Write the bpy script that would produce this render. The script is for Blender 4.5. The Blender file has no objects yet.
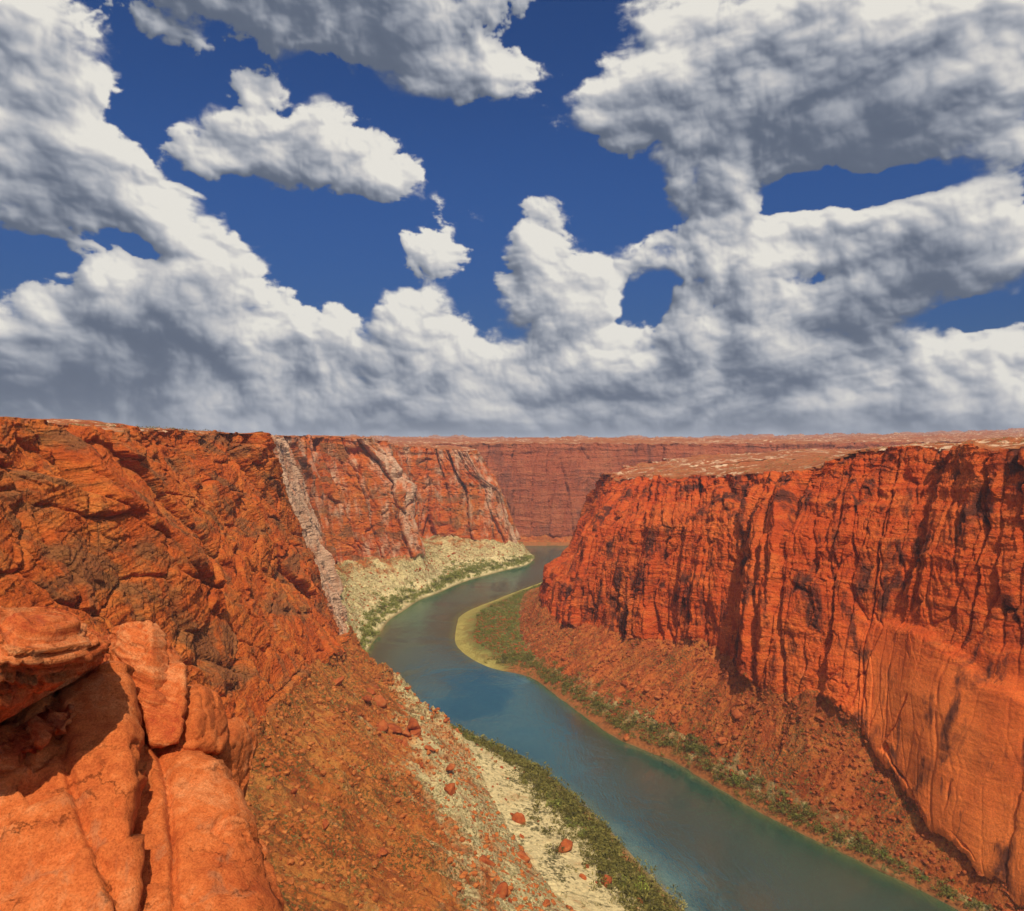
import bpy, bmesh, math, random
import numpy as np
from concurrent.futures import ThreadPoolExecutor
R = math.radians
rng = np.random.default_rng(7)
random.seed(7)
scene = bpy.context.scene
COL = scene.collection

# ------------------------------------------------------------------ camera
F = 700.0            # focal length in photo pixels
EYE = 200.0          # metres above the river
cam_d = bpy.data.cameras.new('camera')
cam = bpy.data.objects.new('camera', cam_d)
COL.objects.link(cam)
cam_d.sensor_width = 36.0
cam_d.lens = 36.0 * F / 1024.0
cam_d.shift_y = -15.5 / 1024.0
cam_d.clip_start = 0.3
cam_d.clip_end = 120000.0
cam.location = (0, 0, EYE)
cam.rotation_euler = (R(90), 0, 0)
scene.camera = cam

# ------------------------------------------------------------------ light
SUN_EL = 54.0
SUN_AZ = 168.0        # clockwise from +Y (the view direction)
SUN_STRENGTH = 4.0
SKY_STRENGTH = 0.12
CLOUD_GAIN = 0.88
HAZE = 0.00007
scene.view_settings.view_transform = 'Standard'
scene.view_settings.look = 'None'
scene.view_settings.gamma = 1.0
scene.view_settings.use_curve_mapping = False
scene.view_settings.exposure = 0.0
sd = bpy.data.lights.new('sun', 'SUN')
sd.energy = SUN_STRENGTH
sd.angle = R(0.5)
sd.color = (1.0, 0.93, 0.80)
sun = bpy.data.objects.new('sun', sd)
COL.objects.link(sun)
sun.rotation_euler = (R(90 - SUN_EL), 0, R(180 - SUN_AZ))
sun.location = (60, -400, 600)


# ------------------------------------------------------------------ node helpers
class NT:
    def __init__(self, tree):
        self.t = tree
        self.n = tree.nodes
        self.l = tree.links

    def node(self, kind, **props):
        nd = self.n.new(kind)
        for k, v in props.items():
            setattr(nd, k, v)
        return nd

    def put(self, sock, v):
        if v is None:
            return
        if isinstance(v, bpy.types.NodeSocket):
            self.l.new(v, sock)
        else:
            if hasattr(sock.default_value, '__len__') and hasattr(v, '__len__') and len(sock.default_value) == 4 and len(v) == 3:
                v = tuple(v) + (1.0,)
            sock.default_value = v

    def math(self, op, a, b=None, c=None, clamp=False):
        nd = self.node('ShaderNodeMath', operation=op, use_clamp=clamp)
        for i, v in enumerate((a, b, c)):
            self.put(nd.inputs[i], v)
        return nd.outputs[0]

    def vmath(self, op, a, b=None, scale=None):
        nd = self.node('ShaderNodeVectorMath', operation=op)
        self.put(nd.inputs[0], a)
        if b is not None:
            self.put(nd.inputs[1], b)
        if scale is not None:
            self.put(nd.inputs['Scale'], scale)
        return nd.outputs['Value'] if op in ('LENGTH', 'DOT_PRODUCT', 'DISTANCE') else nd.outputs[0]

    def noise(self, vec, scale, detail=5, rough=0.55, dist=0.0, dims='3D', kind='FBM', lac=2.0):
        nd = self.node('ShaderNodeTexNoise', noise_dimensions=dims)
        nd.noise_type = kind
        self.put(nd.inputs['Vector'], vec)
        nd.inputs['Scale'].default_value = scale
        nd.inputs['Detail'].default_value = detail
        nd.inputs['Roughness'].default_value = rough
        nd.inputs['Lacunarity'].default_value = lac
        nd.inputs['Distortion'].default_value = dist
        return nd.outputs['Fac']

    def vor(self, vec, scale, feature='F1', out='Distance', smooth=0.5, rand=1.0):
        nd = self.node('ShaderNodeTexVoronoi', feature=feature)
        self.put(nd.inputs['Vector'], vec)
        nd.inputs['Scale'].default_value = scale
        nd.inputs['Randomness'].default_value = rand
        if feature == 'SMOOTH_F1':
            nd.inputs['Smoothness'].default_value = smooth
        return nd.outputs[out]

    def rng(self, v, a, b, c=0.0, d=1.0, kind='SMOOTHSTEP'):
        nd = self.node('ShaderNodeMapRange', interpolation_type=kind, clamp=True) if kind != 'LINEAR' else self.node('ShaderNodeMapRange', clamp=True)
        for i, x in enumerate((v, a, b, c, d)):
            self.put(nd.inputs[i], x)
        return nd.outputs[0]

    def mix(self, f, a, b, blend='MIX'):
        nd = self.node('ShaderNodeMix', data_type='RGBA', blend_type=blend)
        self.put(nd.inputs[0], f)
        self.put(nd.inputs[6], a)
        self.put(nd.inputs[7], b)
        return nd.outputs[2]

    def mapping(self, vec, loc=(0, 0, 0), rot=(0, 0, 0), sc=(1, 1, 1), kind='POINT'):
        nd = self.node('ShaderNodeMapping', vector_type=kind)
        self.put(nd.inputs['Vector'], vec)
        nd.inputs['Location'].default_value = loc
        nd.inputs['Rotation'].default_value = rot
        nd.inputs['Scale'].default_value = sc
        return nd.outputs[0]

    def comb(self, x, y, z):
        nd = self.node('ShaderNodeCombineXYZ')
        for i, v in enumerate((x, y, z)):
            self.put(nd.inputs[i], v)
        return nd.outputs[0]

    def sep(self, v):
        nd = self.node('ShaderNodeSeparateXYZ')
        self.put(nd.inputs[0], v)
        return nd.outputs

    def ramp(self, f, stops):
        nd = self.node('ShaderNodeValToRGB')
        cr = nd.color_ramp
        while len(cr.elements) < len(stops):
            cr.elements.new(0.5)
        for e, (p, c) in zip(cr.elements, stops):
            e.position = p
            e.color = tuple(c) + (1.0,)
        self.put(nd.inputs[0], f)
        return nd.outputs[0]


# ------------------------------------------------------------------ numpy noise
_T = np.random.default_rng(11)
_PERM = _T.permutation(1024).astype(np.int32)
_PERM = np.concatenate([_PERM, _PERM, _PERM])
_G3 = _T.normal(size=(1024, 3))
_G3 = (_G3 / np.linalg.norm(_G3, axis=1, keepdims=True)).astype(np.float32)
_A2 = _T.uniform(0, 2 * math.pi, 1024)
_G2 = np.stack([np.cos(_A2), np.sin(_A2)], 1).astype(np.float32)
_HV = _T.uniform(-1, 1, (1024, 4)).astype(np.float32)
POOL = ThreadPoolExecutor(4)


def chunked(fn, *arrs):
    shp = arrs[0].shape
    flat = [np.ascontiguousarray(a, dtype=np.float32).ravel() for a in arrs]
    n = flat[0].size
    k = max(1, min(64, n // 20000))
    cuts = np.linspace(0, n, k + 1).astype(int)
    parts = list(POOL.map(lambda i: fn(*[f[cuts[i]:cuts[i + 1]] for f in flat]), range(k)))
    return np.concatenate(parts).reshape(shp)


def _fade(t):
    return t * t * t * (t * (t * 6 - 15) + 10)


def _perlin2(x, y, per):
    xi = np.floor(x).astype(np.int32); yi = np.floor(y).astype(np.int32)
    fx = x - xi; fy = y - yi
    u = _fade(fx); v = _fade(fy)
    def g(dx, dy):
        ix = (xi + dx) % per if per else (xi + dx)
        h = _PERM[_PERM[ix & 1023] + ((yi + dy) & 1023)]
        gr = _G2[h]
        return gr[:, 0] * (fx - dx) + gr[:, 1] * (fy - dy)
    a = g(0, 0); b = g(1, 0); c = g(0, 1); d = g(1, 1)
    a = a + (b - a) * u
    c = c + (d - c) * u
    return (a + (c - a) * v) * 1.5


def _perlin3(x, y, z):
    xi = np.floor(x).astype(np.int32); yi = np.floor(y).astype(np.int32); zi = np.floor(z).astype(np.int32)
    fx = x - xi; fy = y - yi; fz = z - zi
    u = _fade(fx); v = _fade(fy); w = _fade(fz)
    X = (xi & 1023, (xi + 1) & 1023); Y = (yi & 1023, (yi + 1) & 1023); Z = (zi & 1023, (zi + 1) & 1023)
    px = (_PERM[X[0]], _PERM[X[1]])
    def g(i, j, k):
        gr = _G3[_PERM[_PERM[px[i] + Y[j]] + Z[k]]]
        return gr[:, 0] * (fx - i) + gr[:, 1] * (fy - j) + gr[:, 2] * (fz - k)
    r = []
    for k in (0, 1):
        a = g(0, 0, k); a += (g(1, 0, k) - a) * u
        b = g(0, 1, k); b += (g(1, 1, k) - b) * u
        r.append(a + (b - a) * v)
    return (r[0] + (r[1] - r[0]) * w) * 1.5


def fbm2(x, y, octv=5, gain=0.5, per=0, kind='fbm', off=0.0):
    def f(xx, yy):
        s = np.zeros_like(xx); a = 1.0; t = 0.0; fr = 1.0
        for o in range(octv):
            n = _perlin2(xx * fr, yy * fr + 17.3 * o + off, int(per * fr))
            if kind == 'billow':
                n = np.abs(n) * 2 - 0.55
            elif kind == 'ridge':
                n = 1 - 2 * np.abs(n)
            s += a * n; t += a; a *= gain; fr *= 2
        return s / t
    return chunked(f, x, y)


def fbm3(x, y, z, octv=5, gain=0.5, kind='fbm', lac=2.03):
    def f(xx, yy, zz):
        s = np.zeros_like(xx); a = 1.0; t = 0.0; fr = 1.0
        for o in range(octv):
            n = _perlin3(xx * fr + 31.7 * o, yy * fr, zz * fr)
            if kind == 'billow':
                n = np.abs(n) * 2 - 0.55
            elif kind == 'ridge':
                n = 1 - 2 * np.abs(n)
            s += a * n; t += a; a *= gain; fr *= lac
        return s / t
    return chunked(f, x, y, z)


def cells(x, y, seed=0, jit=0.85):
    """2-D Voronoi: value of the nearest cell, second value, distance to the border."""
    def f(xx, yy):
        xi = np.floor(xx).astype(np.int32); yi = np.floor(yy).astype(np.int32)
        d1 = np.full(xx.shape, 1e9, np.float32); d2 = d1.copy()
        v = np.zeros_like(xx); w = np.zeros_like(xx); ex = np.zeros_like(xx); ey = np.zeros_like(xx)
        for i in (-1, 0, 1):
            for j in (-1, 0, 1):
                h = _PERM[_PERM[(xi + i + seed) & 1023] + ((yi + j) & 1023)]
                hv = _HV[h]
                dx = xi + i + 0.5 + hv[:, 0] * 0.5 * jit - xx
                dy = yi + j + 0.5 + hv[:, 1] * 0.5 * jit - yy
                d = dx * dx + dy * dy
                c = d < d1
                d2 = np.where(c, d1, np.minimum(d2, d))
                v = np.where(c, hv[:, 2], v); w = np.where(c, hv[:, 3], w)
                ex = np.where(c, dx, ex); ey = np.where(c, dy, ey)
                d1 = np.where(c, d, d1)
        return np.stack([v, v * ex + w * ey, np.sqrt(d2) - np.sqrt(d1)], 1)   # height, leaning facet, border distance
    shp = x.shape
    flat = [np.ascontiguousarray(a, dtype=np.float32).ravel() for a in (x, y)]
    n = flat[0].size; k = max(1, min(64, n // 20000))
    cuts = np.linspace(0, n, k + 1).astype(int)
    parts = list(POOL.map(lambda i: f(*[q[cuts[i]:cuts[i + 1]] for q in flat]), range(k)))
    r = np.concatenate(parts)
    return r[:, 0].reshape(shp), r[:, 1].reshape(shp), r[:, 2].reshape(shp)


def sstep(a, b, x):
    t = np.clip((x - a) / (b - a), 0, 1)
    return t * t * (3 - 2 * t)


# ------------------------------------------------------------------ cumulus, computed over the whole sky dome
def azel(px, py):
    a = math.atan((px - 512) / F)
    e = math.atan((440 - py) / F * math.cos(a))
    return a, e


# cumulus masses: direction of the centre, half sizes, tilt, strength
CLOUDS = [
    # bank above the horizon
    (60, 350, 120, 75, -5, 1.0), (190, 320, 110, 85, 10, 1.0), (222, 270, 40, 50, 0, .9), (115, 290, 62, 42, 0, .8),
    (310, 352, 95, 46, 15, .9), (150, 400, 220, 60, 0, 1.1), (425, 335, 55, 50, 0, .95), (480, 390, 180, 60, 0, 1.1),
    (560, 300, 70, 56, 0, .9), (720, 330, 130, 70, 0, .85), (610, 268, 70, 30, -12, .8), (700, 400, 200, 60, 0, 1.1),
    (820, 320, 80, 60, 0, .9), (960, 385, 150, 60, 0, 1.0), (760, 238, 150, 38, -4, .8), (930, 255, 150, 60, -4, .9),
    (860, 400, 120, 60, 0, 1.0), (512, 432, 760, 34, 0, 1.2), (20, 300, 40, 26, 0, .5),
    # left mass
    (35, 150, 105, 90, 35, 1.0), (120, 195, 105, 46, 30, .95), (20, 50, 90, 60, 0, .9), (60, 235, 90, 25, 10, .6), (165, 28, 60, 26, 20, .55),
    # dark sheet along the top
    (290, 5, 200, 46, 10, 1.0), (440, 62, 110, 30, 4, .9), (330, -30, 200, 60, 0, 1.0), (540, 66, 40, 14, 5, .6), (520, 5, 60, 20, 0, .6),
    # middle cloud
    (335, 165, 140, 44, 8, .85), (222, 142, 80, 30, 10, .62), (410, 180, 76, 32, 18, .65), (448, 252, 40, 34, -35, .66),
    (258, 84, 36, 24, 10, .62), (535, 240, 34, 52, 30, .7), (320, 130, 34, 24, 0, .5), (440, 205, 44, 16, 0, .42),
    # upper right mass
    (780, 60, 130, 100, 0, 1.0), (900, 90, 160, 90, 8, 1.1), (670, 100, 90, 54, 10, .9), (712, 160, 60, 80, -15, 1.0), (640, 95, 60, 40, 0, .9), (735, 160, 50, 50, 0, .72), (620, 310, 60, 44, 0, .7), (355, 232, 26, 12, 0, .5), (480, 215, 24, 14, 30, .5), (240, 118, 40, 16, 0, .5),
    (970, 20, 110, 50, 10, .8), (700, 10, 70, 40, 0, .9), (970, 175, 100, 34, 0, .8), (640, 112, 66, 28, 10, .6),
]
DARKS = [
    (280, 5, 230, 50, 4, 1.0), (150, 380, 200, 60, 0, 1.1), (90, 345, 90, 40, 0, .35), (330, 400, 140, 40, 0, .5), (560, 432, 420, 26, 0, .6),
    (850, 125, 170, 60, 8, .8), (760, 100, 90, 55, 0, .55), (970, 190, 110, 26, 0, .8), (690, 385, 110, 55, 0, 1.0),
    (870, 300, 90, 55, 0, .95), (830, 345, 60, 40, 0, .5), (960, 260, 140, 40, 0, .5), (440, 25, 110, 30, 0, .6), (60, 200, 80, 50, 0, .4),
    (700, 190, 60, 30, 0, .2), (320, 190, 90, 18, 8, .3), (120, 170, 60, 50, 0, .25), (40, 60, 70, 50, 0, .25),
]
HOLES = [(652, 294, 30, 20, 30, .85), (110, 258, 60, 10, 8, .5), (330, 255, 60, 60, 20, .6), (600, 20, 60, 60, 0, .4), (1000, 318, 75, 16, 0, .9), (855, 186, 100, 16, 4, .8), (250, 240, 34, 20, 30, .6), (170, 90, 50, 22, 40, .3)]


def make_clouds():
    W, H = 5120, 1300                     # whole azimuth, elevation -1.4 to 90 degrees
    k = 2 * math.pi / W
    az = (np.arange(W, dtype=np.float32) + 0.5) * k - math.pi
    el = (np.arange(H, dtype=np.float32) + 0.5 - 20) * k
    A, E = np.meshgrid(az, el)
    fq = 8 / (2 * math.pi)
    V = 1.22 * np.tan(np.clip(E, -0.1, 1.1)) + np.clip(E - 1.1, 0, 1)   # keeps the puffs as wide as they are tall
    wx = fbm2(A * fq * 2, V * fq * 2, 5, 0.45, 16)
    wy = fbm2(A * fq * 2, V * fq * 2, 5, 0.45, 16, off=91.0)
    hx = fbm2(A * fq * 16, V * fq * 16, 3, 0.5, 128, off=7.0)
    hy = fbm2(A * fq * 16, V * fq * 16, 3, 0.5, 128, off=57.0)
    Aw = A + wx * 0.055 + hx * 0.008
    Ew = E + wy * 0.045 + hy * 0.008

    Vw = V + wy * 0.05 + hy * 0.009

    def field(table, AA, EE, p=3.0):
        tot = np.zeros_like(A)
        for (px, py, rx, ry, rot, s) in table:
            a, e = azel(px, py)
            ca = math.cos(a)
            sx, sy = rx / F * ca * ca * 1.27, ry / F * ca * 1.27
            m = max(sx, sy) + 0.12
            i0, i1 = np.searchsorted(az, [a - m, a + m])
            j0, j1 = np.searchsorted(el, [e - m, e + m])
            sl = (slice(j0, j1), slice(i0, i1))
            c, sn = math.cos(R(-rot)), math.sin(R(-rot))
            dx = AA[sl] - a; dy = EE[sl] - e
            u = (dx * c + dy * sn) / sx; v = (-dx * sn + dy * c) / sy
            g = np.clip(1 - (u * u + v * v), 0, 1) * s
            tot[sl] += g ** p
        return tot ** (1 / p)
    cov = field(CLOUDS, Aw, Ew) - field(HOLES, Aw + wy * 0.05 + hy * 0.02, Ew + wx * 0.04 + hx * 0.015)
    far = sstep(0.75, 0.95, np.abs(A)) + sstep(0.62, 0.8, E)
    cov += np.clip(far, 0, 1) * (sstep(-0.1, 0.5, fbm2(A * fq, V * fq * 1.6, 4, 0.5, 8, off=33.0)) * 0.9)
    bil = fbm2(Aw * fq * 8, Vw * fq * 8, 7, 0.58, 64, 'billow', off=3.0)
    fb = fbm2(A * fq * 4, V * fq * 4.4, 8, 0.58, 32, off=71.0)
    wisp = fbm2(Aw * fq * 12, Vw * fq * 20, 7, 0.62, 96, off=171.0)
    T = cov * 1.2 + 0.72 * fb + 0.42 * bil + 0.40 * wisp - 0.46
    frag = fbm2(Aw * fq * 15, Vw * fq * 17, 6, 0.55, 120, off=311.0)       # loose shreds drifting off the big masses
    T = T + 0.38 * sstep(0.12, 0.45, frag) * sstep(0.02, 0.22, fb) * sstep(0.62, 0.3, E * 0 + np.abs(A) * 0.3)
    soft = 0.12 + 0.5 * sstep(-0.1, 0.45, fbm2(A * fq * 6, V * fq * 6, 3, 0.5, 48, off=231.0))   # some edges crisp, some feathered
    alpha = sstep(0.0, 1.0, (T + 0.25 * (soft - 0.12)) / soft) ** 1.1
    thick = np.clip(T, 0, 1.6)
    hgt = 0.8 * (1 - np.exp(-2.5 * thick))                 # bulge of the cloud towards the viewer
    hgt = hgt + (0.36 * bil + 0.26 * fb) * sstep(0, 0.5, T)

    fy = np.fft.fftfreq(2048)[:, None]; fx = np.fft.rfftfreq(W)[None, :]
    def blur(a, s):
        pad = np.empty((2048, W), np.float32); pad[:H] = a; pad[H:1674] = a[-1]; pad[1674:] = a[0]
        G = np.exp(-2 * (math.pi * s) ** 2 * (fx * fx + fy * fy))
        return np.fft.irfft2(np.fft.rfft2(pad) * G, s=(2048, W))[:H].astype(np.float32)
    def sh(a, dy, dx=0):
        r = np.roll(a, dx, 1)
        return np.concatenate([r[dy:], np.repeat(r[-1:], dy, 0)]) if dy > 0 else r
    b2, b6, b18, b40 = blur(hgt, 1.6), blur(hgt, 5), blur(hgt, 15), blur(hgt, 40)
    def lf(b, d, g, m):
        v = g * (b - sh(b, d, -(2 * d) // 3))
        return m * np.tanh(v / m)
    lit = lf(blur(hgt, 0.7), 2, 0.8, .07) + lf(b2, 3, 0.7, .10) + lf(b6, 9, 1.0, .2) + lf(b18, 26, 0.9, .26) + lf(b40, 64, 0.6, .20)
    ao = np.clip(b18 - b2, -0.25, 0.3)
    dark = field(DARKS, A + wx * 0.06, E + wy * 0.05)
    lum = 0.62 + 0.85 * lit - 0.5 * ao - 0.42 * dark * (0.85 + 0.9 * fb) - 0.16 * sstep(0.3, 1.2, blur(thick, 14))
    mid = fbm2(Aw * fq * 7, Vw * fq * 8, 5, 0.5, 56, off=401.0)
    lum = lum - 0.01 + 0.20 * mid + 0.12 * bil
    lum = 0.60 + 1.02 * (lum - 0.60)
    lum = 0.14 + 0.5 * (lum - 0.14 + np.sqrt((lum - 0.14) ** 2 + 0.02))
    lum = np.clip(lum, 0.0, 1.0)
    xs = [0, .2, .4, .6, .8, 1.0]
    cr = np.interp(lum, xs, [.070, .140, .28, .45, .66, .90])
    cg = np.interp(lum, xs, [.095, .170, .31, .47, .65, .87])
    cb = np.interp(lum, xs, [.155, .235, .375, .52, .65, .80])
    # unseen clouds overhead and behind the viewer brightened: added fill for shaded walls
    fill_gain = 1 + 4.0 * np.clip(sstep(0.95, 1.6, np.abs(A)) + sstep(0.72, 1.1, E), 0, 1)
    cr, cg, cb = cr * fill_gain, cg * fill_gain, cb * fill_gain
    img = np.zeros((W // 2, W, 4), np.float32)
    img[:, :, 3] = 0
    j0 = W // 4 - 20
    n = min(H, W // 2 - j0)
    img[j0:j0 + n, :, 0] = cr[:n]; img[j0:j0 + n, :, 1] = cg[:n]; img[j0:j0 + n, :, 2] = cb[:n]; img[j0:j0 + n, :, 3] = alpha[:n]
    return img


def build_world():
    img = bpy.data.images.new('sky_cumulus', 5120, 2560, alpha=True, float_buffer=True)
    img.colorspace_settings.name = 'Non-Color'
    img.alpha_mode = 'CHANNEL_PACKED'
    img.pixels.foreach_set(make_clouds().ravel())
    img.pack()
    w = bpy.data.worlds.new('World')
    scene.world = w
    w.use_nodes = True
    nt = NT(w.node_tree)
    nt.n.clear()
    tc = nt.node('ShaderNodeTexCoord')
    x, y, z = nt.sep(tc.outputs['Generated'])
    u = nt.math('MULTIPLY_ADD', nt.math('ARCTAN2', x, y), 1 / (2 * math.pi), 0.5)
    v = nt.math('MULTIPLY_ADD', nt.math('ARCSINE', z), 1 / math.pi, 0.5)
    env = nt.node('ShaderNodeTexImage', interpolation='Linear', extension='EXTEND')
    env.image = img
    nt.put(env.inputs[0], nt.comb(u, v, 0.0))
    sky = nt.node('ShaderNodeTexSky', sky_type='NISHITA')
    sky.sun_disc = False
    sky.sun_elevation = R(SUN_EL)
    sky.sun_rotation = R(SUN_AZ)
    sky.altitude = 1200
    sky.air_density = 1.0
    sky.dust_density = 0.6
    sky.ozone_density = 3.0
    blue = nt.mix(1.0, sky.outputs[0], (0.17, 0.30, 0.52), 'MULTIPLY')
    lift = nt.rng(z, 0.0, 0.4, 0.5, 1.15)
    blue = nt.mix(1.0, blue, nt.comb(lift, lift, lift), 'MULTIPLY')
    g = CLOUD_GAIN / SKY_STRENGTH
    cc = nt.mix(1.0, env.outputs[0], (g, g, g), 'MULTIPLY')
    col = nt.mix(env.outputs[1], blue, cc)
    bg = nt.node('ShaderNodeBackground')
    nt.put(bg.inputs[0], col)
    bg.inputs[1].default_value = SKY_STRENGTH
    out = nt.node('ShaderNodeOutputWorld')
    nt.l.new(bg.outputs[0], out.inputs[0])
    w.cycles.sampling_method = 'MANUAL'
    w.cycles.sample_map_resolution = 1024


build_world()

# ------------------------------------------------------------------ object helpers
def tag(o, label=None, cat=None, group=None, kind=None):
    if label: o['label'] = label
    if cat: o['category'] = cat
    if group: o['group'] = group
    if kind: o['kind'] = kind
    return o


def grid_mesh(name, P, mat, attr=None, smooth=True, flip=False):
    nu, nv = P.shape[:2]
    me = bpy.data.meshes.new(name)
    me.vertices.add(nu * nv)
    me.vertices.foreach_set('co', np.ascontiguousarray(P, dtype=np.float32).ravel())
    i = np.arange(nu - 1)[:, None] * nv + np.arange(nv - 1)[None, :]
    q = np.stack([i, i + nv, i + nv + 1, i + 1], -1) if not flip else np.stack([i, i + 1, i + nv + 1, i + nv], -1)
    nf = q.shape[0] * q.shape[1]
    me.loops.add(nf * 4)
    me.polygons.add(nf)
    me.loops.foreach_set('vertex_index', q.astype(np.int32).ravel())
    me.polygons.foreach_set('loop_start', np.arange(nf, dtype=np.int32) * 4)
    me.polygons.foreach_set('use_smooth', np.full(nf, smooth))
    me.update(calc_edges=True)
    if attr is not None:
        a = me.color_attributes.new('zone', 'FLOAT_COLOR', 'POINT')
        a.data.foreach_set('color', np.ascontiguousarray(attr, dtype=np.float32).ravel())
    me.materials.append(mat)
    o = bpy.data.objects.new(name, me)
    COL.objects.link(o)
    return o


def V(px, py, Y):
    """World point at depth Y seen in that direction; the depth is the place's own."""
    return ((px - 512) / F * Y, Y, EYE - (py - 440) / F * Y)


def pchip(t, y, ts):
    """Monotone cubic through y (n, ...) at t, sampled at ts."""
    h = np.diff(t)
    sh = (len(h),) + (1,) * (y.ndim - 1)
    d = np.diff(y, axis=0) / h.reshape(sh)
    m = np.zeros_like(y)
    m[0], m[-1] = d[0], d[-1]
    w1 = (2 * h[1:] + h[:-1]).reshape((-1,) + (1,) * (y.ndim - 1)); w2 = (h[1:] + 2 * h[:-1]).reshape(w1.shape)
    ok = d[:-1] * d[1:] > 0
    den = np.where(ok, w1 / np.where(ok, d[:-1], 1) + w2 / np.where(ok, d[1:], 1), 1)
    m[1:-1] = np.where(ok, (w1 + w2) / den, 0)
    k = np.clip(np.searchsorted(t, ts, 'right') - 1, 0, len(h) - 1)
    x = ((ts - t[k]) / h[k]).reshape((-1,) + (1,) * (y.ndim - 1))
    hk = h[k].reshape(x.shape)
    return ((2 * x**3 - 3 * x**2 + 1) * y[k] + (x**3 - 2 * x**2 + x) * hk * m[k]
            + (-2 * x**3 + 3 * x**2) * y[k + 1] + (x**3 - x**2) * hk * m[k + 1])


# point order of a section, river to plateau
K_BED, K_SHORE, K_BANK, K_BENCH, K_TAL, K_BASE, K_C1, K_C2, K_C3, K_RIM, K_P1, K_P2, K_P3 = range(13)


def visible(p):
    return p[1] > 20 and abs(p[0] / p[1]) < 0.78


def loft(secs, res=1.0, vmax=520):
    """secs: list of (points, params). Returns grid P (nu, nv, 3), kv (nv), s (nu), params (nu, m)."""
    S = []
    for pts, prm in secs:
        d = dict(pts)
        bank, shore = np.array(d['bank'], float), np.array(d['shore'], float)
        hv = (shore - bank); hv[2] = 0
        hv /= max(1e-6, np.linalg.norm(hv))
        base, rim = np.array(d['base'], float), np.array(d['rim'], float)
        tal = np.array(d.get('tal', bank * .45 + base * .55), float)
        bench = np.array(d.get('bench', bank * .6 + tal * .4), float)
        c2 = np.array(d.get('c2', base * .36 + rim * .64 ), float)
        c1 = np.array(d.get('c1', base * .5 + c2 * .5), float)
        c3 = np.array(d.get('c3', c2 * .5 + rim * .5), float)
        bed = shore + hv * 22; bed[2] = -9
        S.append([bed, shore, bank, bench, tal, base, c1, c2, c3, rim, d['p1'], d['p2'], d['p3']])
    S = np.array(S, float)
    prm = np.array([s[1] for s in secs], float)
    n = len(S)
    nk = []
    for i in range(n - 1):
        best = 6
        for k in range(1, 11):
            if visible(S[i, k]) or visible(S[i + 1, k]):
                Yd = max(60, min(S[i, k, 1], S[i + 1, k, 1]))
                best = max(best, np.linalg.norm(S[i, k] - S[i + 1, k]) / (res * Yd / F))
        nk.append(int(min(best, 420)) + 1)
    base = S[:, K_BASE]
    t = np.concatenate([[0], np.cumsum(np.maximum(8, np.linalg.norm(np.diff(base, axis=0), axis=1)))])
    ts = np.concatenate([np.linspace(t[i], t[i + 1], nk[i], endpoint=False) for i in range(n - 1)] + [[t[-1]]])
    G = pchip(t, S, ts)
    Q = pchip(t, prm, ts)
    kv = []
    for k in range(12):
        best = 3
        for i in range(n):
            if visible(S[i, k]) or visible(S[i, k + 1]):
                Yd = max(60, S[i, k, 1])
                best = max(best, np.linalg.norm(S[i, k] - S[i, k + 1]) / (res * Yd / F))
        best = {10: min(best, 110), 11: 90, 9: min(best, 120)}.get(k, best)
        kv.append(np.linspace(k, k + 1, int(min(best, vmax)) + 1, endpoint=False))
    kv = np.concatenate(kv + [[12.0]])
    # far plateau: samples crowd towards the rim
    k0 = np.floor(kv).astype(int).clip(0, 11)
    f = kv - k0
    f = np.where(k0 >= 10, f ** 2.2, f)
    P = G[:, k0] * (1 - f)[None, :, None] + G[:, k0 + 1] * f[None, :, None]
    s = ts
    return P, kv, s, Q


def normals(P):
    du = np.gradient(P, axis=0); dv = np.gradient(P, axis=1)
    N = np.cross(dv, du)
    N /= np.maximum(1e-9, np.linalg.norm(N, axis=2, keepdims=True))
    return N


def smooth_u(P, k):
    out = P.copy()
    for _ in range(k):
        out[1:-1] = (out[:-2] + 2 * out[1:-1] + out[2:]) / 4
    return out


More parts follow.
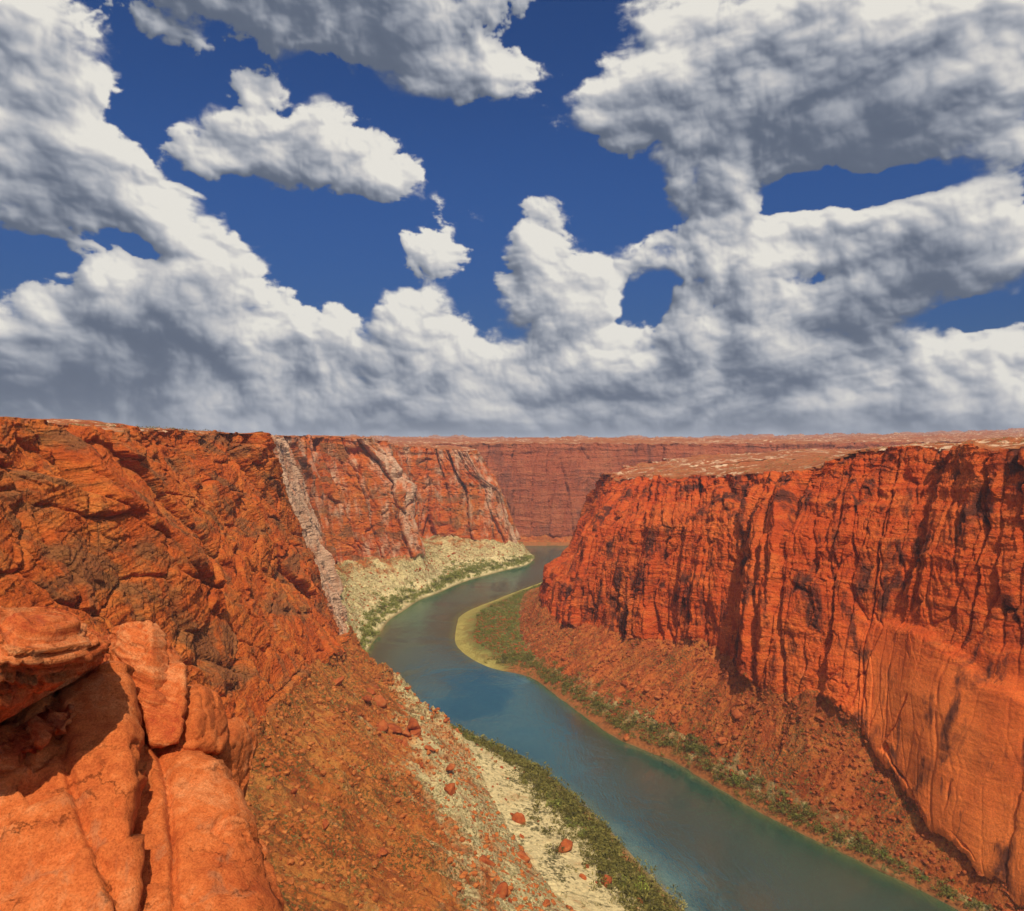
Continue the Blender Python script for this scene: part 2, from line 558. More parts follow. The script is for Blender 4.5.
# params: 0 columns, 1 blocks, 2 strata, 3 slab, 4 pale, 5 dip, 6 green
def displace(P, kv, s, Q, flip=1.0, seed=0.0):
    x, y, z = [P[..., i].astype(np.float32) for i in range(3)]
    N = normals(P) * flip
    wc = (sstep(K_BASE - 0.25, K_BASE + 0.10, kv) * (1 - sstep(K_RIM - 0.02, K_RIM + 0.12, kv)))[None, :]
    wt = (sstep(K_SHORE + 0.2, K_BANK, kv) * (1 - sstep(K_BASE - 0.05, K_BASE + 0.2, kv)))[None, :]
    wp = sstep(K_RIM + 0.02, K_RIM + 0.35, kv)[None, :]
    col, blk, strat, slab, pale, dip, green = [Q[:, i][:, None] for i in range(7)]
    S = np.broadcast_to(s[:, None], x.shape).astype(np.float32) + seed
    j0 = int(np.searchsorted(kv, K_TAL)); j1 = int(np.searchsorted(kv, K_RIM + 0.6))
    c = (slice(None), slice(j0, j1))
    xc, yc, zc, sc = x[c], y[c], z[c], S[c]
    low = slab * (1 - sstep(92, 135, zc + 18 * fbm3(xc / 30, yc / 30, zc / 30, 3)))
    hard = 1 - 0.93 * low
    w = fbm3(xc / 45, yc / 45, zc / 70, 3)
    w2 = fbm3(xc / 12 + 9, yc / 12, zc / 16, 4)
    big = fbm3(xc / 80 + 3, yc / 80, zc / (260 if flip > 0 else 110), 4) * 10
    sw = sc + w * 9 + w2 * 2.2; zw = zc + w * 14 + w2 * 3.0
    L = flip < 0 and seed < 5000
    v1, u1, e1 = cells(sw / 27, zw / 240, 1)
    v2, u2, e2 = cells(sw / 10, zw / 62, 5)
    if L:                                                  # slanting joints on the near left cliff
        lw = sstep(0.0, -0.2, dip) * np.ones_like(sc)
        va, ua, ea = cells((sw + 0.35 * zw) / 58, zw / 66, 1)
        vb, ub, eb = cells((sw - 0.5 * zw) / 24, zw / 19, 5)
        v1, u1, e1 = v1 + (va - v1) * lw, u1 + (ua * 1.4 - u1) * lw, e1 + (ea - e1) * lw
        v2, u2, e2 = v2 + (vb - v2) * lw, u2 + (ub * 0.9 - u2) * lw, e2 + (eb - e2) * lw
    v3, u3, e3 = cells(sw / 4.2, zw / 11, 9)
    v4, u4, e4 = cells(sc / 1.7 + w2 * .5, zc / 3.6 + w2 * .4, 13)
    D = big
    D = D + col * (v1 * 6.0 - 9.0 * np.exp(-(e1 / 0.05) ** 2)) * hard
    D = D + blk * (v2 * (2.8 if not L else 1.7) - 3.4 * np.exp(-(e2 / 0.065) ** 2)) * hard
    D = D + blk * (v3 * 0.75 - 0.6 * np.exp(-(e3 / 0.08) ** 2)) * hard
    D = D + blk * (v4 * 0.30) * (0.06 + 0.94 * hard)
    # facets: each block leans its own way
    D = D + hard * (blk * (u2 * 4.2 + u3 * 1.4) + u1 * 9.0 * np.minimum(1, blk * 1.5)) + blk * u4 * 0.6 * hard
    zz = zc + dip * sc + w * 6
    l1 = fbm2(sc / 160, zz / 9, 4)
    l2 = fbm2(sc / 60 + 5, zz / 2.6, 3)
    led = np.floor(l1 * 6) / 6 + sstep(0.6, 1.0, l1 * 6 % 1) / 6
    top = np.exp(-np.maximum(0, P[:, int(np.searchsorted(kv, K_RIM)), 2][:, None] - zc) / 14.0)
    D = D + (strat * (1 - 0.85 * low) + 0.7 * top) * (led * 5.5 + l2 * 1.3)
    D = D + fbm3(xc / 9, yc / 9, zc / 9, 5) * (0.6 + 0.3 * blk) * (1 - 0.72 * low) + fbm3(xc / 25, yc / 25, zc / 18, 4, 0.5, 'ridge') * (0.5 if L else 0.8) * (1 - 0.7 * low)
    # deep oblique joints in the smooth slabs
    _, _, e5 = cells((sc + 0.55 * zc) / 48 + w * .4, (zc - 0.5 * sc) / 60 + w2 * .12, 21)
    D = D - 3.0 * low * np.exp(-(e5 / 0.018) ** 2) * sstep(0.02, 0.2, fbm2(sc / 40 + 7, zc / 50, 3))
    D = D + slab * 3.5 * (1 - sstep(96, 104, zc + w * 26)) 
    Nh = N[c].copy(); Nh[..., 2] *= (0.35 * (1 - sstep(K_C3 - 0.3, K_RIM, kv)))[None, j0:j1]
    Nh /= np.maximum(1e-9, np.linalg.norm(Nh, axis=2, keepdims=True))
    P = P.copy()
    P[c] += Nh * (D * wc[:, j0:j1])[..., None]
    # talus: gullies running down the slope, hummocks and rubble
    j0 = int(np.searchsorted(kv, K_SHORE)); j1 = int(np.searchsorted(kv, K_BASE + 0.3))
    c = (slice(None), slice(j0, j1))
    xc, yc, zc, sc = x[c], y[c], z[c], S[c]
    w = fbm3(xc / 30, yc / 30, zc / 30, 4)
    rid = fbm2((sc + w * 10) / 17, zc / 90, 5, 0.5, kind='ridge')
    hm = fbm3(xc / 7 + 4, yc / 7, zc / 7, 5, 0.55)
    steep = sstep(K_BENCH - 0.3, K_BENCH + 0.6, kv)[None, j0:j1]
    T = (rid - 0.3) * 6.5 * steep + w * 4.5 * (0.35 + 0.65 * steep) + hm * 1.8 * (0.35 + 0.65 * steep)
    T = T - 0.7 * steep * sstep(0.15, 0.5, fbm2(sc / 5, zc / 50, 3, 0.5, kind='ridge') - 0.3)
    if flip < 0 and seed > 2000 and seed < 5000:          # the crumbling spur below the cliff corner
        ax, ay, bx, by = -116, 500, -30, 410
        tt = np.clip(((xc - ax) * (bx - ax) + (yc - ay) * (by - ay)) / ((bx - ax) ** 2 + (by - ay) ** 2), 0, 1)
        dd = np.hypot(xc - ax - tt * (bx - ax), yc - ay - tt * (by - ay))
        vv, uu, ee = cells(xc / 9 + w, yc / 9 + w, 33)
        T = T + np.exp(-(dd / (11 - 5 * tt)) ** 2) * (1 - 0.5 * tt) * (14 + 7 * vv + 3 * hm - 3 * np.exp(-(ee / 0.08) ** 2))
    P[c][..., 2] += T * wt[:, j0:j1]
    P[c] += (N[c] * [1, 1, 0]) * (fbm2(sc / 14, zc / 400, 3) * 2.5 * (1 - steep) * (1 - wt[:, j0:j1] * 0))[..., None]
    # ragged rim
    rw = np.exp(-((kv - K_RIM) / 0.45) ** 2)[None, :]
    rn = fbm2(S / 26, kv[None, :] * 0.7 + S * 0, 5, 0.55)
    rn = np.floor(rn * 6) / 6
    P[..., 2] += rn * 7.0 * rw * np.clip(wc + wp, 0, 1) * (1 if flip > 0 or seed > 5000 else 0.8)
    # plateau: low terraces of slickrock
    j0 = int(np.searchsorted(kv, K_RIM)); c = (slice(None), slice(j0, None))
    xc, yc = x[c], y[c]
    h = fbm2(xc / 130, yc / 130, 6, 0.55) * 9 + fbm2(xc / 900, yc / 900, 3) * 8
    nr = 0.55 if flip > 0 else 0.2
    h = h * (nr + (1 - nr) * sstep(K_RIM + 0.3, K_P1 + 0.6, kv)[None, j0:])
    h = np.floor(h / 1.6) * 1.6 + 1.6 * sstep(0.55, 1.0, h / 1.6 % 1)
    far = 1 + 2.8 * sstep(800, 4000, yc)
    P[c][..., 2] += (h * far + fbm2(xc / 12, yc / 12, 4) * 0.5) * wp[:, j0:]
    return P


def parts(P, kv, Q, ranges, mats, names, labels, flip, bank_pale):
    out = []
    at = np.zeros(P.shape[:2] + (4,), np.float32)
    at[..., 0] = Q[:, 4][:, None]
    at[..., 1] = (kv / 12.0)[None, :]
    at[..., 2] = Q[:, 6][:, None]
    at[..., 3] = Q[:, 3][:, None]
    low = (kv < K_TAL + 0.5)
    at[:, low, 0] = np.maximum(at[:, low, 0], 0.0) + bank_pale * ((1 - 0.9 * sstep(K_BENCH + (0.45 if not flip else 0.1), K_TAL + (0.2 if not flip else -0.2), kv[low])) * (0.35 + 0.65 * sstep(K_BANK - 0.3, K_BANK + 0.25, kv[low])))[None, :]
    for (a, b), m, nme, lab in zip(ranges, mats, names, labels):
        j0 = int(np.searchsorted(kv, a)); j1 = int(np.searchsorted(kv, b)) + 1
        o = grid_mesh(nme, P[:, j0:j1], m, at[:, j0:j1], flip=flip)
        tag(o, lab, kind='structure')
        out.append(o)
    return out


# ------------------------------------------------------------------ materials
def new_mat(name):
    m = bpy.data.materials.new(name)
    m.use_nodes = True
    nt = NT(m.node_tree)
    nt.n.clear()
    out = nt.node('ShaderNodeOutputMaterial')
    bs = nt.node('ShaderNodeBsdfPrincipled')
    nt.l.new(bs.outputs[0], out.inputs[0])
    bs.inputs['Specular IOR Level'].default_value = 0.12
    bs.inputs['Roughness'].default_value = 0.92
    tc = nt.node('ShaderNodeTexCoord')
    return m, nt, bs, tc.outputs['Object']


def bump(nt, bs, h, strength, dist):
    b = nt.node('ShaderNodeBump')
    b.inputs['Strength'].default_value = strength
    b.inputs['Distance'].default_value = dist
    nt.put(b.inputs['Height'], h)
    nt.l.new(b.outputs[0], bs.inputs['Normal'])


def zone(nt):
    a = nt.node('ShaderNodeAttribute', attribute_name='zone')
    return nt.sep(a.outputs['Color']), a.outputs['Alpha']


def cliff_mat(name, lo, mid, hi, pale, varnish=0.5, dip=0.0, vcol=(.05, .022, .014), scale=1.0, vrot=None, slabc=(.78, .19, .036)):
    m, nt, bs, co = new_mat(name)
    (zr, zg, zb), za = zone(nt)
    k = 1.0 / scale
    # tilted beds
    x, y, z = nt.sep(co)
    zt = nt.math('MULTIPLY_ADD', y, dip, z)
    wv = nt.noise(co, 0.03 * k, 4)
    zt = nt.math('MULTIPLY_ADD', wv, 14.0, zt)
    bed = nt.comb(nt.math('MULTIPLY', x, 0.02), nt.math('MULTIPLY', y, 0.02), nt.math('MULTIPLY', zt, 0.45 * k))
    b1 = nt.noise(bed, 1.0, 8, 0.62)
    b2 = nt.noise(nt.mapping(co, sc=(.5, .5, .18)), 0.22 * k, 8, 0.6, 0.6)
    big = nt.noise(co, 0.018 * k, 5, 0.55)
    t = nt.math('ADD', nt.math('MULTIPLY', b1, 0.45), nt.math('MULTIPLY', b2, 0.35))
    t = nt.math('MULTIPLY_ADD', big, 0.35, t)
    col = nt.ramp(t, [(0.36, lo), (0.54, mid), (0.72, hi)])
    col = nt.mix(nt.math('MULTIPLY', nt.math('MULTIPLY', za, nt.rng(nt.math('MULTIPLY_ADD', big, 70.0, z), 150, 105)), nt.rng(big, 0.3, 0.6, 0.25, 0.75)), col, slabc)
    # desert varnish: dark drapes and patches with ragged borders
    dr = nt.noise(nt.mapping(co, sc=(.35, .35, .045)), 0.35 * k, 6, 0.62, 0.4)
    pt = nt.noise(nt.mapping(co, sc=(.6, .6, .35)), 0.075 * k, 7, 0.6, 0.5)
    if vrot:
        pt = nt.noise(nt.mapping(nt.mapping(co, rot=(vrot, 0, 0)), sc=(.6, .45, 1.3)), 0.055 * k, 7, 0.6, 0.5)
    vm = nt.math('MULTIPLY', nt.rng(pt, 0.49, 0.60), nt.rng(dr, 0.38, 0.58) if not vrot else nt.rng(dr, 0.30, 0.46))
    vm = nt.math('MAXIMUM', vm, nt.math('MULTIPLY', nt.rng(dr, 0.575, 0.65), 0.75))
    col = nt.mix(nt.math('MULTIPLY', vm, varnish), col, vcol)
    # bleached rock
    pn = nt.noise(nt.mapping(co, sc=(1, 1, .35)), 0.06 * k, 6, 0.65)
    pm = nt.rng(nt.math('MULTIPLY_ADD', pn, 2.0, zr), 1.42, 1.92)
    pc = nt.mix(nt.rng(b2, 0.35, 0.65), pale, tuple(c * 0.74 for c in pale))
    col = nt.mix(pm, col, pc)
    fine = nt.noise(co, 1.6 * k, 6, 0.65)
    col = nt.mix(1.0, col, nt.ramp(fine, [(0.3, (.72, .70, .68)), (0.7, (1.2, 1.2, 1.2))]), 'MULTIPLY')
    nt.put(bs.inputs['Base Color'], col)
    h = nt.math('ADD', nt.math('MULTIPLY', b1, 1.2), nt.math('MULTIPLY', nt.noise(co, 0.7 * k, 8, 0.56), 1.0))
    cr = nt.vor(nt.mapping(nt.vmath('ADD', co, nt.vmath('SCALE', nt.comb(b2, big, b1), scale=6.0)), sc=(1, 1, .22)), 0.22 * k, 'DISTANCE_TO_EDGE')
    h = nt.math('ADD', h, nt.math('MULTIPLY', nt.rng(cr, 0.0, 0.06, -0.30, 0.0), nt.rng(big, 0.50, 0.60)))
    sm = nt.math('MULTIPLY', za, nt.rng(nt.math('MULTIPLY_ADD', big, 40.0, z), 135, 110))
    h = nt.math('MULTIPLY', h, nt.math('MULTIPLY_ADD', sm, -0.80, 1.0))
    bump(nt, bs, h, 1.0, 1.7 * scale)
    return m


def talus_mat(name, a, b, pale, green, vein):
    m, nt, bs, co = new_mat(name)
    (zr, zg, zb), za = zone(nt)
    n1 = nt.noise(co, 0.05, 8, 0.65, 0.5)
    n2 = nt.noise(nt.mapping(co, sc=(.6, .6, .6)), 0.5, 8, 0.7)
    sk = nt.noise(nt.mapping(co, sc=(.14, 1.0, .14)), 0.30, 7, 0.62, 0.3)
    col = nt.mix(nt.rng(n1, 0.38, 0.62), a, b)
    col = nt.mix(nt.math('MULTIPLY', nt.rng(n2, 0.50, 0.62), 0.55), col, vein)
    col = nt.mix(nt.math('MULTIPLY', nt.rng(sk, 0.48, 0.60), 0.45), col, vein)
    pm = nt.rng(nt.math('ADD', nt.math('MULTIPLY', n2, 0.5), nt.math('MULTIPLY_ADD', n1, 1.5, zr)), 1.28, 1.62)
    pc = nt.mix(nt.rng(n2, 0.4, 0.6), pale, tuple(c * 0.72 for c in pale))
    col = nt.mix(pm, col, pc)
    col = nt.mix(nt.math('MULTIPLY', nt.rng(sk, 0.53, 0.60), 0.5), col, vein)
    # sparse scrub tint
    g1 = nt.noise(co, 0.9, 6, 0.75)
    g2 = nt.noise(co, 0.035, 4, 0.5)
    gm = nt.math('MULTIPLY', nt.rng(g1, 0.50, 0.60), nt.rng(nt.math('MULTIPLY_ADD', zb, 0.35, g2), 0.45, 0.75))
    col = nt.mix(gm, col, green)
    # stones: small darker and lighter grains
    vc = nt.node('ShaderNodeTexVoronoi')
    nt.put(vc.inputs['Vector'], co); vc.inputs['Scale'].default_value = 0.55
    st = nt.math('MULTIPLY', nt.rng(vc.outputs['Distance'], 0.36, 0.26), nt.rng(nt.sep(vc.outputs['Color'])[0], 0.62, 0.7))
    col = nt.mix(nt.math('MULTIPLY', st, 0.6), col, vein)
    nt.put(bs.inputs['Base Color'], col)
    h = nt.math('ADD', nt.math('MULTIPLY', nt.noise(co, 0.5, 10, 0.7), 1.2), nt.math('MULTIPLY', st, 0.5))
    h = nt.math('ADD', h, nt.math('MULTIPLY', gm, 0.25))
    h = nt.math('ADD', h, nt.math('MULTIPLY', sk, -1.2))
    bump(nt, bs, h, 1.0, 1.3)
    return m


def bank_mat(name, soil, sand, green, wet):
    m, nt, bs, co = new_mat(name)
    (zr, zg, zb), za = zone(nt)
    x, y, z = nt.sep(co)
    n1 = nt.noise(co, 0.06, 8, 0.65, 0.4)
    n2 = nt.noise(co, 0.5, 8, 0.7)
    pm = nt.rng(nt.math('ADD', nt.math('MULTIPLY', n2, 0.5), nt.math('MULTIPLY_ADD', n1, 1.3, zr)), 1.12, 1.42)
    col = nt.mix(nt.rng(n2, 0.35, 0.65), soil, tuple(c * 0.6 for c in soil))
    pc = nt.mix(nt.rng(n2, 0.4, 0.62), sand, tuple(c * 0.7 for c in sand))
    col = nt.mix(pm, col, pc)
    gm = nt.rng(nt.math('ADD', nt.math('MULTIPLY', n2, 1.2), nt.math('MULTIPLY_ADD', zb, 0.4, n1)), 1.28, 1.5)
    gc = nt.mix(nt.rng(nt.noise(co, 1.5, 4), 0.35, 0.65), green, tuple(c * 0.5 for c in green))
    col = nt.mix(gm, col, gc)
    z = nt.math('MULTIPLY', z, nt.rng(zb, 0.5, 0.85, 1.0, 0.45))
    col = nt.mix(nt.rng(z, 1.2, 0.15), col, nt.mix(nt.rng(zb, 0.5, 0.85), wet, (.42, .32, .08)))
    nt.put(bs.inputs['Base Color'], col)
    h = nt.math('ADD', nt.noise(co, 0.4, 10, 0.7), nt.math('MULTIPLY', gm, 0.5))
    bump(nt, bs, h, 1.0, 1.2)
    return m


def plateau_mat(name, a, b, pale, scrub):
    m, nt, bs, co = new_mat(name)
    n1 = nt.noise(co, 0.012, 8, 0.65, 0.4)
    n2 = nt.noise(co, 0.10, 8, 0.7)
    col = nt.mix(nt.rng(n2, 0.38, 0.62), a, b)
    pm = nt.math('MULTIPLY', nt.rng(n1, 0.47, 0.55), nt.rng(n2, 0.50, 0.58))
    col = nt.mix(pm, col, pale)
    g = nt.noise(co, 0.5, 5, 0.75)
    col = nt.mix(nt.math('MULTIPLY', nt.rng(g, 0.54, 0.6), nt.rng(nt.noise(co, 0.02, 3), 0.4, 0.55)), col, scrub)
    nt.put(bs.inputs['Base Color'], col)
    bump(nt, bs, nt.noise(co, 0.3, 9, 0.68), 0.9, 1.5)
    return m


def water_mat():
    m, nt, bs, co = new_mat('river_water')
    a = nt.node('ShaderNodeAttribute', attribute_name='zone')
    d = nt.sep(a.outputs['Color'])[0]            # metres to the nearest bank / 40
    n = nt.noise(co, 0.02, 5, 0.6, 0.6)
    dd = nt.math('MULTIPLY_ADD', n, 0.25, d)
    col = nt.ramp(dd, [(0.125, (.16, .12, .035)), (0.17, (.07, .10, .04)), (0.34, (.026, .066, .046)), (0.85, (.028, .080, .064))])
    nt.put(bs.inputs['Base Color'], col)
    bs.inputs['Roughness'].default_value = 0.10
    bs.inputs['Specular IOR Level'].default_value = 0.6
    bs.inputs['Specular Tint'].default_value = (0.70, 1.0, 0.97, 1.0)
    bs.inputs['IOR'].default_value = 3.0
    w1 = nt.noise(nt.mapping(co, sc=(1, .45, 1)), 0.9, 4, 0.6)
    w2 = nt.noise(nt.mapping(co, sc=(1, .6, 1)), 0.10, 4, 0.55, 0.8)
    w3 = nt.noise(co, 0.015, 4, 0.55, 0.6)
    h = nt.math('MULTIPLY', w1, nt.rng(w3, 0.35, 0.65, 0.15, 1.0))
    w4 = nt.noise(nt.mapping(co, rot=(0, 0, 0.5), sc=(1, .18, 1)), 0.35, 5, 0.6, 0.5)
    h = nt.math('MULTIPLY_ADD', w2, 0.8, h)
    h = nt.math('MULTIPLY_ADD', w4, nt.rng(w3, 0.45, 0.6, 0.1, 1.1), h)
    bump(nt, bs, h, 0.5, 0.5)
    return m


M_RIGHT = cliff_mat('red_sandstone', (.32, .036, .008), (.56, .075, .011), (.70, .155, .027), (.74, .30, .12), 0.92, 0.06, (.075, .022, .012))
M_LEFT = cliff_mat('orange_sandstone', (.32, .046, .010), (.56, .105, .015), (.66, .20, .034), (.76, .45, .26), 0.64, -0.22, (.165, .095, .036), vrot=0.35)
M_FAR = cliff_mat('far_sandstone', (.26, .055, .022), (.38, .088, .032), (.45, .14, .055), (.55, .30, .18), 0.5, 0.0, (.13, .050, .032), 2.2)
M_TAL_R = talus_mat('red_talus', (.48, .105, .022), (.52, .15, .030), (.58, .38, .15), (.14, .115, .035), (.28, .045, .010))
M_TAL_L = talus_mat('orange_talus', (.50, .130, .022), (.54, .200, .040), (.70, .54, .24), (.16, .13, .030), (.24, .050, .012))
M_BANK_R = bank_mat('red_bank', (.40, .13, .035), (.60, .50, .20), (.21, .20, .045), (.26, .11, .035))
M_BANK_L = bank_mat('pale_bank', (.44, .17, .045), (.74, .57, .26), (.17, .155, .04), (.30, .21, .08))
M_PLAT = plateau_mat('slickrock', (.32, .075, .020), (.40, .13, .040), (.66, .42, .24), (.13, .09, .03))
M_WATER = water_mat()

# ------------------------------------------------------------------ the canyon walls
def sec(prm=(), **pts):
    return pts, prm


#          columns blocks strata slab pale dip green
PR_SLAB = (0.8, 0.8, 0.35, 1.0, 0.10, 0.05, 0.3)
PR_MID = (0.75, 0.9, 0.35, 0.25, 0.10, 0.05, 0.3)
PR_COL = (0.80, 0.95, 0.30, 0.0, 0.05, 0.0, 0.2)
PR_TIP = (0.9, 0.9, 0.35, 0.0, 0.12, 0.0, 0.9)
RIGHT = [
    sec(PR_SLAB, shore=(225, 150, 0), bank=(235, 148, 4), tal=(242, 146, 8), base=(250, 145, 15), rim=(300, 150, 199), p1=(400, 150, 203), p2=(900, 120, 212), p3=(30000, -6000, 300)),
    sec(PR_SLAB, shore=(205, 250, 0), bank=(212, 248, 3), tal=(216, 247, 7), base=(222, 246, 12), c1=(229, 248, 70), c2=(244, 251, 140), rim=(262, 256, 198), p1=(340, 262, 202), p2=(900, 240, 212), p3=(30000, -2000, 300)),
    sec(PR_SLAB, shore=(190, 297, 0), bank=(196, 294, 3), tal=(200, 292, 8), base=(203, 291, 15), c1=(211, 294, 70), c2=(226, 300, 135), rim=(242, 318, 197), p1=(310, 330, 202), p2=(900, 400, 212), p3=(30000, 500, 300)),
    sec(PR_SLAB, shore=(168, 329, 0), bank=(175, 326, 4), tal=(185, 320, 12), base=(196, 314, 21), c1=(203, 322, 75), c2=(218, 332, 138), rim=(240, 350, 197), p1=(300, 375, 202), p2=(850, 520, 212), p3=(30000, 1200, 300)),
    sec(PR_SLAB, shore=(150, 352, 0), bank=(158, 349, 4), tal=(172, 346, 20), base=(187, 351, 42), c1=(194, 358, 85), c2=(210, 372, 142), rim=(236, 392, 196), p1=(290, 420, 200), p2=(800, 600, 210), p3=(26000, 1600, 300)),
    sec(PR_MID, shore=(133, 376, 0), bank=(139, 374, 4), tal=(153, 374, 30), base=(168, 378, 62), c1=(178, 387, 100), c2=(192, 405, 148), rim=(214, 432, 194), p1=(262, 462, 198), p2=(700, 650, 208), p3=(20000, 1800, 290)),
    sec(PR_MID, shore=(118, 402, 0), bank=(124, 400, 5), tal=(136, 401, 25), base=(152, 405, 54), c1=(159, 415, 95), c2=(172, 435, 140), rim=(203, 470, 182), p1=(240, 500, 188), p2=(600, 680, 202), p3=(14000, 1800, 260)),
    sec(PR_COL, shore=(103, 431, 0), bank=(108, 430, 5), tal=(124, 436, 28), base=(143, 445, 56), c1=(150, 455, 95), c2=(162, 474, 140), rim=(190, 515, 176), p1=(225, 545, 182), p2=(520, 700, 196), p3=(8000, 1500, 240)),
    sec(PR_COL, shore=(72, 467, 0), bank=(78, 468, 5), tal=(105, 480, 30), base=(138, 495, 56), c1=(143, 505, 95), c2=(150, 520, 135), rim=(166, 570, 171), p1=(205, 600, 176), p2=(420, 710, 190), p3=(3000, 900, 212)),
    sec(PR_COL, shore=(40, 535, 0), bank=(47, 537, 4), tal=(70, 545, 20), base=(97, 556, 42), c1=(102, 566, 85), c2=(112, 580, 130), rim=(140, 635, 167), p1=(185, 660, 172), p2=(330, 730, 184), p3=(900, 790, 197)),
    sec(PR_COL, shore=(15, 590, 0), bank=(22, 592, 4), tal=(45, 600, 18), base=(72, 612, 38), c1=(78, 620, 80), c2=(90, 635, 122), rim=(124, 690, 163), p1=(165, 705, 168), p2=(260, 745, 178), p3=(500, 770, 188)),
    sec(PR_TIP, shore=(-22, 618, 0), bank=(0, 630, 3), bench=(18, 640, 6), tal=(30, 648, 13), base=(47, 658, 28), c1=(53, 664, 60), c2=(68, 690, 105), c3=(92, 715, 135), rim=(114, 728, 158), p1=(140, 738, 161), p2=(200, 750, 172), p3=(300, 762, 182)),
    sec(PR_TIP, shore=(-57, 700, 0), bank=(-38, 705, 2.5), bench=(8, 712, 5), tal=(17, 716, 14), base=(28, 722, 33), c1=(35, 725, 67), c2=(64, 731, 76), c3=(84, 738, 112), rim=(107, 745, 156), p1=(125, 750, 159), p2=(160, 757, 168), p3=(220, 764, 178)),
    sec(PR_TIP, shore=(-60, 778, 0), bank=(-38, 778, 2.5), bench=(8, 775, 5), tal=(20, 773, 13), base=(34, 768, 30), c1=(40, 764, 62), c2=(66, 760, 76), c3=(86, 757, 112), rim=(110, 755, 156), p1=(128, 757, 159), p2=(160, 760, 168), p3=(220, 766, 178)),
    sec(PR_TIP, shore=(-15, 886, 0), bank=(0, 880, 3), tal=(35, 860, 10), base=(70, 845, 25), c1=(76, 840, 70), c2=(90, 830, 120), rim=(115, 800, 160), p1=(140, 795, 163), p2=(200, 785, 172), p3=(300, 772, 182)),
    sec(PR_TIP, shore=(39, 979, 0), bank=(50, 970, 3), tal=(75, 950, 12), base=(100, 930, 30), rim=(140, 880, 165), p1=(170, 860, 168), p2=(300, 820, 180), p3=(500, 785, 188)),
    sec(PR_COL, shore=(100, 1085, 0), bank=(110, 1075, 4), tal=(130, 1050, 15), base=(170, 1010, 30), rim=(200, 960, 170), p1=(230, 940, 174), p2=(420, 860, 188), p3=(900, 800, 197)),
    sec(PR_COL, shore=(250, 1170, 0), bank=(255, 1160, 4), tal=(270, 1140, 15), base=(290, 1110, 30), rim=(310, 1060, 178), p1=(340, 1030, 182), p2=(700, 980, 196), p3=(3000, 910, 212)),
    sec(PR_COL, shore=(1000, 1200, 0), bank=(1000, 1190, 4), tal=(1000, 1175, 15), base=(1000, 1150, 30), rim=(1000, 1090, 188), p1=(1050, 1070, 192), p2=(2500, 1150, 212), p3=(8000, 1510, 240)),
    sec(PR_COL, shore=(6000, 1250, 0), bank=(6000, 1240, 4), tal=(6000, 1230, 15), base=(6000, 1200, 30), rim=(6000, 1150, 200), p1=(6200, 1160, 210), p2=(10000, 1500, 240), p3=(29000, 1900, 300)),
]
PL1 = (0.35, 0.58, 0.30, 0.0, 0.10, -0.2, 0.35)
PL2 = (0.35, 0.68, 0.30, 0.0, 0.12, -0.2, 0.35)
PLS = (0.8, 1.1, 0.3, 0.0, 0.86, 0.1, 0.3)
PLC = (1.2, 0.9, 0.2, 0.0, 0.46, 0.0, 0.35)
PLN = (1.1, 0.9, 0.2, 0.0, 0.68, 0.0, 0.35)
